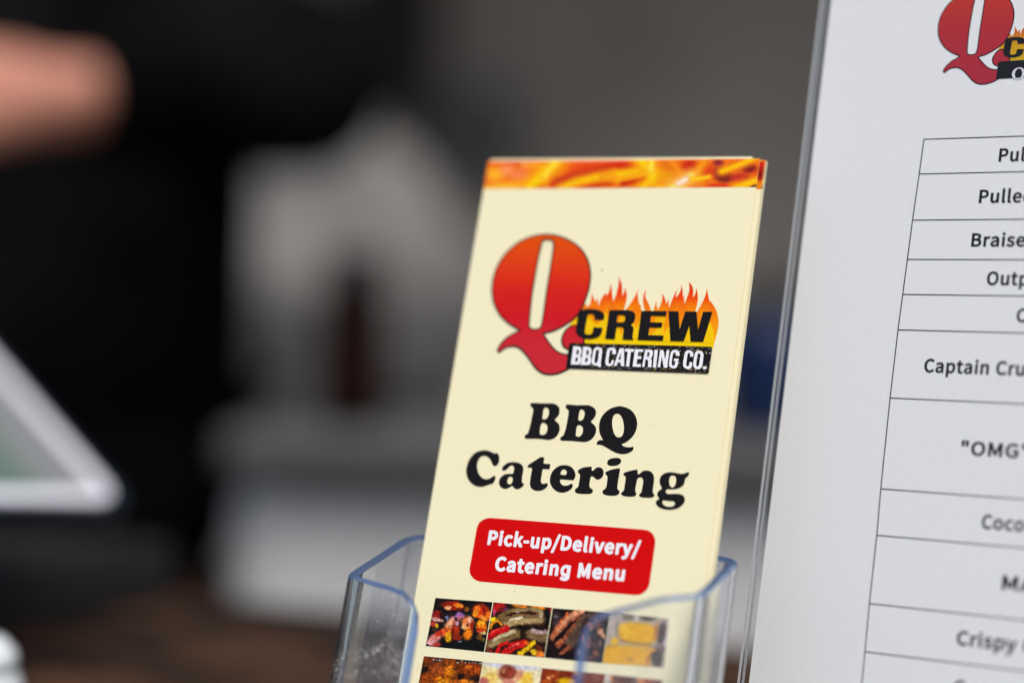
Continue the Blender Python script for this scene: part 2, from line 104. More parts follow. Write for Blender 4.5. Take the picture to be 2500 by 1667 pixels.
  '1579,-9796 1643,-9799 1724,-9817 1868,-9872 1896,-9880 1928,-9880 1981,-9868 1997,-9869 2011,-9875 2024,-9883 2048,-9908 2080,-9965 2104,-10037 2110,-10084 2109,-10131 2102,-10175 2081,-10238 2071,-10254 2045,-10278 2014,-10291 1984,-10295 1953,-10287 1925,-10270 1912,-10260 1869,-10199 1836,-10142 1808,-10103 1749,-10047 1727,-10031 1684,-10006 1640,-9991 1617,-9987 1594,-9985 1545,-9988 1497,-10001 1475,-10013 1439,-10050 1423,-10073 1398,-10125 1384,-10182 1380,-10214 1380,-10275 1382,-10305 1395,-10364 1426,-10452 1473,-10541 1492,-10567 1535,-10617 1583,-10659 1608,-10677 1659,-10702 1713,-10718 1764,-10723 1813,-10717 1858,-10703 1879,-10693 1918,-10666 2003,-10600 2015,-10596 2041,-10600 2065,-10615 2073,-10625 2077,-10637 2080,-10666 2074,-10718 2064,-10760 2050,-10799 2032,-10831 2008,-10858 1972,-10877 1874,-10900 1769,-10947 1676,-10979 1626,-10986 1521,-10981 1483,-10976 1411,-10954 1340,-10921 1272,-10878 1207,-10822 1147,-10757 1121,-10721 1080,-10641 1050,-10553 1033,-10467 1030,-10423 1033,-10336 1045,-10252 1055,-10210 1068,-10169 1099,-10091 1139,-10019 1162,-9985 1213,-9927 1241,-9903 1304,-9864 1374,-9835 1413,-9823 1456,-9813 1542,-9799',
  '2634,-10125 2690,-10128 2749,-10135 2801,-10149 2848,-10168 2888,-10193 2906,-10209 2921,-10227 2946,-10267 2963,-10309 2973,-10376 2975,-10432 2967,-10566 2979,-10689 2986,-10726 3002,-10760 3019,-10775 3064,-10790 3062,-10830 3051,-10864 3022,-10900 2982,-10936 2940,-10962 2891,-10979 2846,-10985 2809,-10978 2751,-10946 2712,-10908 2694,-10897 2677,-10893 2655,-10901 2615,-10936 2555,-10970 2507,-10990 2462,-10998 2441,-10998 2399,-10992 2332,-10965 2289,-10935 2271,-10918 2242,-10877 2231,-10853 2217,-10806 2212,-10760 2213,-10736 2224,-10691 2233,-10669 2245,-10647 2276,-10606 2293,-10588 2334,-10558 2356,-10545 2405,-10524 2431,-10517 2488,-10509 2564,-10503 2636,-10503 2654,-10438 2658,-10400 2654,-10339 2649,-10321 2635,-10288 2614,-10260 2603,-10250 2575,-10239 2546,-10239 2519,-10249 2496,-10271 2414,-10370 2399,-10385 2366,-10406 2333,-10419 2318,-10422 2290,-10420 2267,-10409 2258,-10401 2248,-10375 2246,-10360 2249,-10327 2256,-10310 2277,-10275 2321,-10226 2357,-10195 2398,-10170 2442,-10153 2490,-10141 2561,-10128 2608,-10125',
  '2591,-10596 2616,-10605 2649,-10633 2665,-10670 2669,-10714 2661,-10766 2643,-10808 2624,-10829 2613,-10836 2586,-10839 2571,-10837 2543,-10828 2520,-10811 2501,-10787 2495,-10774 2490,-10742 2494,-10692 2509,-10648 2526,-10624 2537,-10615 2564,-10600 2578,-10597',
  '3482,-9915 3607,-9921 3615,-10121 3845,-10124 3843,-10291 3613,-10301 3608,-10633 3611,-10660 3622,-10698 3640,-10728 3659,-10748 3670,-10754 3692,-10760 3717,-10759 3801,-10730 3819,-10729 3836,-10740 3851,-10757 3860,-10791 3857,-10819 3846,-10848 3825,-10879 3796,-10909 3757,-10937 3710,-10963 3642,-10987 3596,-10994 3544,-10996 3486,-10992 3458,-10987 3431,-10980 3380,-10957 3335,-10924 3316,-10905 3300,-10884 3277,-10834 3261,-10778 3256,-10749 3251,-10615 3257,-10348 3252,-10304 3238,-10283 3222,-10277 3101,-10275 3097,-10240 3100,-10214 3117,-10187 3191,-10130 3430,-9953',
  '4338,-10130 4409,-10135 4445,-10141 4513,-10161 4572,-10194 4624,-10236 4666,-10286 4683,-10315 4710,-10374 4725,-10427 4727,-10451 4723,-10495 4714,-10534 4681,-10590 4614,-10594 4327,-10588 4264,-10591 4248,-10599 4241,-10615 4244,-10641 4255,-10672 4288,-10717 4318,-10745 4350,-10764 4404,-10777 4461,-10776 4521,-10761 4541,-10752 4599,-10715 4632,-10701 4649,-10701 4664,-10712 4678,-10734 4687,-10759 4688,-10784 4682,-10811 4651,-10862 4616,-10901 4597,-10918 4550,-10948 4471,-10982 4394,-11001 4339,-11003 4277,-10996 4212,-10980 4149,-10952 4085,-10912 4028,-10863 4003,-10835 3959,-10772 3926,-10707 3915,-10675 3908,-10643 3901,-10578 3902,-10512 3913,-10445 3934,-10381 3949,-10351 3967,-10322 4009,-10269 4057,-10223 4112,-10184 4171,-10156 4203,-10146 4236,-10138 4304,-10131',
  '4326,-10269 4371,-10281 4398,-10298 4408,-10310 4423,-10340 4430,-10369 4429,-10382 4427,-10395 4417,-10419 4401,-10433 4366,-10441 4311,-10442 4266,-10439 4241,-10433 4235,-10428 4226,-10414 4225,-10391 4235,-10338 4253,-10302 4268,-10286 4285,-10275 4314,-10268',
  '5183,-10129 5200,-10132 5212,-10140 5220,-10162 5231,-10243 5243,-10254 5262,-10261 5300,-10231 5342,-10175 5373,-10154 5412,-10140 5453,-10134 5492,-10138 5512,-10143 5549,-10161 5581,-10193 5608,-10233 5618,-10254 5629,-10298 5632,-10321 5630,-10366 5619,-10409 5610,-10429 5586,-10465 5571,-10480 5553,-10494 5513,-10515 5477,-10526 5459,-10526 5425,-10521 5395,-10508 5343,-10463 5303,-10442 5280,-10434 5261,-10433 5246,-10438 5240,-10445 5229,-10483 5224,-10543 5222,-10636 5226,-10707 5233,-10744 5246,-10778 5268,-10798 5292,-10809 5331,-10826 5350,-10846 5368,-10880 5369,-10903 5363,-10926 5338,-10957 5312,-10975 5273,-10986 5215,-10993 5067,-11002 4983,-11003 4918,-10999 4866,-10991 4825,-10977 4800,-10959 4791,-10947 4780,-10923 4777,-10898 4784,-10871 4790,-10858 4799,-10847 4849,-10806 4868,-10774 4874,-10748 4877,-10698 4877,-10488 4873,-10413 4864,-10395 4851,-10378 4803,-10349 4789,-10332 4782,-10302 4790,-10272 4803,-10252 4829,-10230 4873,-10203 4921,-10179 4998,-10158 5163,-10131',
  '6120,-10134 6132,-10140 6139,-10153 6143,-10202 6135,-10578 6139,-10738 6146,-10768 6158,-10785 6205,-10820 6214,-10830 6225,-10851 6230,-10884 6221,-10920 6214,-10931 6194,-10952 6149,-10980 6083,-10996 5999,-11002 5898,-11002 5832,-10996 5803,-10991 5727,-10965 5710,-10956 5692,-10936 5684,-10913 5681,-10890 5687,-10856 5702,-10834 5752,-10793 5766,-10775 5775,-10755 5782,-10699 5784,-10615 5779,-10481 5769,-10414 5759,-10391 5749,-10381 5711,-10354 5690,-10330 5683,-10307 5687,-10289 5698,-10272 5724,-10254 5774,-10227 5831,-10202 5893,-10180 5990,-10153 6049,-10141 6101,-10135',
  '5973,-9810 6018,-9810 6057,-9816 6074,-9822 6105,-9841 6118,-9853 6136,-9879 6143,-9907 6140,-9936 6117,-9983 6089,-10015 6071,-10027 6050,-10038 5998,-10055 5944,-10067 5889,-10074 5812,-10074 5770,-10064 5736,-10048 5713,-10028 5701,-10003 5697,-9975 5699,-9946 5709,-9915 5719,-9901 5747,-9874 5787,-9850 5839,-9831 5943,-9813',
  '6692,-10143 6706,-10148 6717,-10168 6725,-10256 6736,-10271 6753,-10283 6779,-10273 6799,-10260 6854,-10197 6871,-10184 6911,-10164 6933,-10157 6981,-10149 7034,-10150 7089,-10161 7115,-10170 7164,-10199 7208,-10239 7226,-10260 7251,-10306 7267,-10357 7280,-10443 7282,-10584 7281,-10716 7285,-10785 7298,-10828 7306,-10839 7345,-10873 7353,-10888 7354,-10912 7342,-10943 7325,-10961 7275,-10982 7231,-10991 7170,-10996 7036,-10997 6943,-10991 6905,-10980 6883,-10962 6866,-10932 6866,-10913 6874,-10893 6881,-10883 6915,-10850 6923,-10835 6929,-10796 6939,-10578 6938,-10525 6930,-10469 6912,-10423 6894,-10400 6872,-10385 6844,-10378 6816,-10379 6790,-10387 6765,-10404 6756,-10414 6743,-10442 6735,-10495 6728,-10574 6723,-10703 6725,-10776 6731,-10814 6737,-10828 6768,-10868 6776,-10901 6771,-10923 6748,-10957 6721,-10974 6677,-10986 6593,-10995 6492,-10996 6428,-10992 6375,-10982 6332,-10967 6306,-10952 6298,-10943 6289,-10923 6287,-10903 6291,-10883 6302,-10864 6310,-10856 6345,-10833 6353,-10821 6361,-10788 6365,-10665 6363,-10443 6359,-10409 6345,-10382 6328,-10366 6291,-10345 6277,-10328 6272,-10309 6275,-10289 6296,-10262 6336,-10239 6571,-10161 6626,-10149 6674,-10143',
  '8330,-10118 8345,-10142 8353,-10164 8351,-10195 8343,-10229 8326,-10259 8272,-10311 8254,-10339 8247,-10360 8246,-10374 8249,-10439 8239,-10497 8222,-10536 8195,-10572 8177,-10589 8137,-10620 8113,-10633 8029,-10667 7999,-10675 7934,-10686 7840,-10693 7742,-10694 7711,-10710 7694,-10733 7691,-10763 7704,-10792 7723,-10811 7735,-10818 7766,-10827 7805,-10832 7849,-10831 7954,-10817 8083,-10809 8144,-10815 8200,-10828 8248,-10850 8268,-10864 8300,-10900 8322,-10940 8328,-10960 8331,-11004 8324,-11049 8316,-11072 8305,-11096 8276,-11142 8219,-11204 8170,-11241 8143,-11257 8079,-11283 8008,-11303 7903,-11320 7833,-11323 7760,-11318 7683,-11307 7614,-11291 7558,-11269 7512,-11242 7474,-11212 7459,-11195 7436,-11161 7428,-11145 7424,-11111 7426,-11095 7437,-11065 7462,-11041 7503,-11014 7512,-11004 7517,-10995 7510,-10982 7469,-10944 7443,-10901 7434,-10867 7433,-10850 7440,-10813 7454,-10779 7464,-10764 7518,-10712 7545,-10693 7551,-10687 7554,-10678 7551,-10667 7538,-10639 7510,-10595 7477,-10551 7462,-10510 7452,-10458 7451,-10406 7457,-10359 7464,-10336 7484,-10293 7498,-10274 7534,-10238 7578,-10208 7603,-10196 7659,-10177 7747,-10162 7805,-10161 7894,-10166 8084,-10193 8127,-10193 8150,-10189 8194,-10175 8318,-10124',
  '7853,-10261 7885,-10266 7902,-10272 7930,-10291 7941,-10304 7949,-10320 7962,-10356 7971,-10426 7967,-10503 7957,-10548 7941,-10586 7932,-10600 7909,-10618 7896,-10622 7870,-10623 7845,-10615 7832,-10607 7808,-10584 7797,-10568 7769,-10505 7755,-10439 7755,-10373 7768,-10319 7784,-10292 7795,-10281 7809,-10273 7838,-10262',
  '7661,-11043 7776,-11052 7955,-11052 7984,-11057 7995,-11062 8014,-11080 8025,-11103 8027,-11115 8025,-11141 8013,-11168 8003,-11179 7973,-11198 7912,-11217 7844,-11224 7777,-11216 7714,-11193 7697,-11183 7667,-11158 7636,-11116 7628,-11092 7629,-11069 7635,-11054 7653,-11044'],
 'panel': ['2157,-11938 7174,-11969 7257,-11978 7324,-11993 7384,-12023 7414,-12042 7467,-12085 7489,-12111 7526,-12169 7555,-12228 7565,-12258 7577,-12321 7584,-12366 7577,-13577 7561,-13665 7551,-13701 7538,-13734 7500,-13791 7453,-13843 7403,-13885 7376,-13902 7320,-13928 7266,-13945 7167,-13956 2085,-13942 1980,-13911 1938,-13895 1900,-13877 1867,-13855 1835,-13829 1778,-13773 1756,-13744 1723,-13684 1712,-13653 1697,-13587 1693,-13510 1697,-13410 1718,-12325 1733,-12220 1743,-12179 1756,-12143 1774,-12114 1821,-12063 1875,-12021 1902,-12004 1961,-11975 2020,-11955 2050,-11948 2138,-11939'],
 'q_body_fill': ['3251,-7218 3176,-7202 3101,-7175 3026,-7138 2921,-7070 2876,-7034 2815,-6977 2576,-6710 2410,-6542 2340,-6482 2276,-6433 2201,-6387 2141,-6360 2066,-6338 1991,-6330 1901,-6336 1796,-6355 1721,-6381 1661,-6416 1586,-6476 1541,-6532 1526,-6539 1511,-6539 1494,-6527 1483,-6512 1480,-6497 1481,-6467 1499,-6407 1541,-6328 1590,-6257 1636,-6197 1706,-6121 1751,-6081 1811,-6036 1916,-5969 2111,-5861 2128,-5837 2130,-5822 2129,-5807 2122,-5792 2106,-5777 1946,-5710 1781,-5625 1676,-5562 1526,-5457 1442,-5387 1361,-5308 1286,-5222 1181,-5079 1106,-4957 1053,-4847 1002,-4712 965,-4592 951,-4532 934,-4427 919,-4232 918,-4142 931,-3962 948,-3842 960,-3782 985,-3692 1043,-3542 1113,-3392 1173,-3287 1241,-3197 1352,-3077 1473,-2957 1571,-2877 1676,-2809 1811,-2740 1931,-2691 2051,-2654 2246,-2613 2366,-2596 2501,-2588 2621,-2592 2741,-2605 2876,-2629 3041,-2674 3191,-2729 3386,-2818 3506,-2886 3626,-2966 3745,-3062 3836,-3152 3900,-3227 3971,-3323 4007,-3377 4058,-3467 4111,-3587 4157,-3722 4195,-3857 4214,-3962 4226,-4157 4224,-4352 4212,-4472 4175,-4682 4127,-4877 4095,-4982 4074,-5042 4028,-5147 3971,-5253 3911,-5338 3866,-5387 3776,-5467 3716,-5512 3506,-5651 3416,-5705 3305,-5762 3221,-5797 3161,-5817 2951,-5873 2936,-5882 2924,-5897 2919,-5912 2918,-5927 2922,-5942 2931,-5957 3011,-6061 3063,-6122 3242,-6317 3353,-6422 3461,-6500 3536,-6541 3566,-6553 3671,-6585 3731,-6598 3836,-6613 4046,-6629 4095,-6932 4076,-6947 3969,-7007 3851,-7082 3701,-7158 3626,-7183 3476,-7214 3371,-7224 3326,-7225 3266,-7219',
  '2489,-5792 2516,-5800 2561,-5806 2651,-5806 2711,-5801 2741,-5794 2786,-5776 2817,-5747 2828,-5732 2841,-5702 2853,-5657 2868,-5552 2871,-5417 2852,-4472 2857,-3857 2854,-3032 2842,-2912 2828,-2852 2809,-2807 2786,-2773 2756,-2746 2711,-2724 2673,-2717 2636,-2712 2516,-2716 2456,-2727 2411,-2752 2381,-2787 2369,-2822 2331,-3272 2320,-3467 2313,-3752 2305,-4367 2310,-4712 2324,-5042 2349,-5387 2373,-5642 2385,-5687 2411,-5734 2456,-5776 2486,-5791'],
 'q_curl_fill': ['3937,-6385 3865,-6377 3793,-6353 3769,-6340 3733,-6315 3705,-6288 3678,-6252 3664,-6228 3638,-6168 3624,-6120 3618,-6084 3617,-6060 3626,-5988 3637,-5940 3662,-5868 3691,-5808 3722,-5760 3769,-5710 3817,-5676 3865,-5658 3913,-5650 4045,-5642 4081,-5641 4089,-5652 4312,-6048 4362,-6372 4357,-6383 4345,-6384 4069,-6392 3949,-6386'],
}
BOLD = {'-': (121, ['7,69 -1,77 -3,87 -2,117 7,127 17,129 107,129 114,127 121,122 125,112 125,82 122,76 117,71 107,67 12,67']),
 '/': (137, ['-5,-80 -13,-72 -15,-67 -14,-57 91,283 95,291 105,297 135,297 144,293 150,283 150,273 45,-69 40,-77 30,-82 0,-82']),
 'C': (223, ['101,-19 86,-15 51,5 24,36 8,76 1,131 8,181 23,216 30,226 52,251 87,271 96,274 131,280 156,279 176,272 191,265 210,251 222,236 223,226 221,221 201,196 196,192 191,190 181,191 156,208 146,212 136,214 116,210 101,202 96,198 84,181 75,156 73,131 75,101 84,76 96,58 116,46 141,44 161,51 186,71 196,72 207,66 226,44 230,36 229,26 226,20 211,5 191,-9 171,-17 151,-22 131,-24 106,-20']),
 'D': (241, ['26,-17 18,-9 16,1 16,256 18,266 26,274 36,276 101,276 141,270 151,268 186,251 196,241 216,219 233,181 239,131 234,81 216,39 186,6 151,-11 101,-19 31,-19', '91,46 126,51 144,61 157,76 165,101 168,131 164,161 157,181 150,191 141,200 121,208 91,211 87,206 87,51']),
 'M': (284, ['26,-17 18,-9 16,1 16,256 16,261 21,270 26,274 36,276 76,276 87,271 93,261 141,125 146,134 191,261 197,271 206,276 211,276 256,275 262,271 268,261 268,241 268,1 266,-8 262,-14 251,-19 216,-19 206,-14 202,-9 200,1 200,76 199,86 196,89 169,16 165,11 156,7 131,7 121,10 115,16 86,93 83,86 83,1 81,-9 76,-15 66,-19 31,-19']),
 'P': (222, ['26,-17 18,-9 16,1 16,256 18,266 22,271 31,276 111,276 150,271 176,263 193,251 204,241 218,216 223,181 218,146 204,121 181,100 171,95 146,87 111,83 91,83 88,81 87,1 85,-9 81,-14 71,-19 31,-19', '87,151 91,148 126,149 141,155 146,159 151,166 153,181 151,196 146,202 140,206 126,210 91,211 87,206 87,156']),
 'a': (197, ['52,-20 32,-10 27,-6 15,6 7,21 4,31 2,51 7,78 22,100 28,106 57,122 87,132 113,136 114,141 107,148 87,148 67,141 47,130 37,129 32,131 23,141 12,161 10,171 12,178 17,185 37,197 62,208 82,213 102,214 132,210 157,197 162,193 177,171 186,146 188,116 188,1 186,-9 182,-14 172,-19 142,-19 132,-15 127,-10 92,-22 77,-24 57,-21', '79,41 87,40 97,42 107,47 117,55 118,76 112,76 87,69 75,61 70,51 71,46 77,41']),
 'c': (179, ['79,-19 49,-7 39,0 19,23 4,56 -1,91 0,101 5,136 19,166 44,193 74,209 109,214 124,213 139,210 154,204 179,186 182,181 184,171 183,166 174,153 159,136 149,133 139,136 119,148 109,148 94,144 84,136 77,126 72,111 71,91 73,76 78,61 89,48 99,43 114,41 124,44 149,59 159,60 166,56 187,26 188,16 186,11 183,6 169,-4 139,-18 109,-24 84,-20']),
 'e': (194, ['79,-19 49,-6 39,1 19,25 4,56 -1,91 0,101 5,136 19,166 41,191 49,196 74,210 104,214 134,210 160,196 183,171 189,156 194,141 198,106 196,81 189,73 179,69 79,69 74,66 79,57 89,48 99,42 109,41 129,43 154,54 164,55 169,53 176,46 190,21 191,11 189,6 184,0 159,-14 139,-20 109,-24 84,-20', '76,131 79,129 124,129 129,131 124,141 114,148 104,150 89,146 78,136']),
 'g': (214, ['68,-99 28,-87 21,-83 16,-78 14,-73 14,-63 27,-28 33,-23 43,-21 78,-33 103,-37 118,-32 128,-23 123,-21 108,-23 88,-22 73,-18 58,-13 38,2 26,17 15,37 10,52 4,82 3,102 6,122 10,137 19,157 28,172 43,188 58,199 73,206 98,213 113,215 128,212 148,206 158,209 193,208 202,202 206,192 205,-8 204,-28 196,-53 188,-68 179,-78 168,-87 155,-93 138,-99 113,-103 98,-103 73,-100', '107,42 118,41 127,47 133,53 134,137 132,142 118,149 113,150 103,147 93,141 81,127 75,112 73,97 74,82 82,62 89,52 103,43']),
 'i': (96, ['23,-17 15,-9 13,1 13,191 17,201 22,206 40,211 23,218 13,231 9,246 9,261 17,276 23,283 29,286 48,290 63,287 73,283 86,266 89,251 88,241 83,230 76,221 68,215 56,211 74,206 79,201 83,191 83,-4 78,-13 68,-19 28,-19']),
 'k': (193, ['23,-17 15,-9 13,1 13,276 14,286 17,291 28,298 63,298 73,296 82,286 83,276 83,146 88,149 136,206 143,209 183,209 193,205 198,198 200,191 198,181 142,111 206,11 209,1 207,-9 203,-14 193,-19 153,-19 143,-15 98,57 93,55 83,41 83,-4 78,-13 68,-19 28,-19']),
 'l': (99, ['43,-19 33,-12 21,1 14,21 13,281 18,292 28,298 63,298 72,296 79,291 83,281 83,46 86,41 93,37 97,31 103,-4 99,-14 88,-21 68,-24 48,-21']),
 'n': (214, ['23,-17 15,-9 13,1 13,191 17,201 23,207 33,209 58,209 68,206 78,200 103,210 128,214 153,210 178,196 192,176 201,151 203,121 203,66 203,1 203,-4 198,-13 193,-17 183,-19 148,-19 139,-14 135,-9 133,1 133,116 131,136 128,143 123,147 113,148 103,145 85,131 83,126 83,1 81,-9 77,-14 68,-19 28,-19']),
 'p': (217, ['23,-97 15,-89 13,-79 13,191 17,201 23,207 33,209 63,208 73,202 78,202 103,212 123,214 158,208 185,191 203,166 213,136 218,101 212,56 199,26 178,0 148,-18 118,-24 83,-19 83,-79 81,-89 77,-94 68,-99 28,-99', '93,46 108,42 118,43 128,48 138,61 144,76 145,116 141,131 133,142 123,148 108,148 94,141 83,131 83,51 88,48']),
 'r': (136, ['23,-17 15,-9 13,1 13,191 17,201 23,207 33,209 63,208 73,202 78,201 98,211 113,214 133,213 143,209 153,201 156,191 150,161 146,151 139,146 133,144 113,147 103,144 94,136 83,116 83,1 81,-9 77,-14 68,-19 28,-19']),
 't': (132, ['65,-20 45,-9 40,-5 26,16 21,36 19,56 19,141 15,145 0,147 -8,156 -10,166 -10,191 -5,201 0,205 20,208 22,211 25,251 30,258 40,263 70,263 80,260 85,256 89,246 89,221 90,210 120,209 130,207 136,201 140,191 140,161 135,151 125,145 95,145 90,144 89,141 89,61 91,46 95,41 105,42 120,46 125,46 134,41 140,31 146,1 145,-4 140,-12 130,-17 95,-24 70,-21']),
 'u': (213, ['60,-20 40,-8 23,11 13,41 10,71 10,186 11,196 14,201 19,206 25,209 65,209 75,204 80,196 81,71 82,56 87,46 95,43 110,45 129,61 130,71 131,196 135,203 145,209 185,209 195,203 200,191 200,1 198,-9 194,-14 185,-19 150,-19 135,-9 125,-15 105,-22 90,-24 65,-21']),
 'v': (182, ['61,-15 54,-4 -12,181 -14,191 -13,196 -9,203 1,209 41,209 48,206 56,196 91,91 101,116 128,196 136,206 146,209 176,209 186,207 191,204 196,196 197,186 128,-9 124,-14 116,-18 76,-19 66,-18']),
 'y': (182, ['11,-97 -1,-91 -6,-81 1,-46 6,-39 16,-34 36,-36 41,-35 53,-21 61,-1 -13,184 -14,194 -12,199 -4,207 6,209 41,209 51,204 57,194 91,99 96,97 98,104 128,194 134,204 146,209 181,209 191,204 197,194 196,184 116,-43 101,-68 86,-83 66,-95 36,-101 16,-98'])}
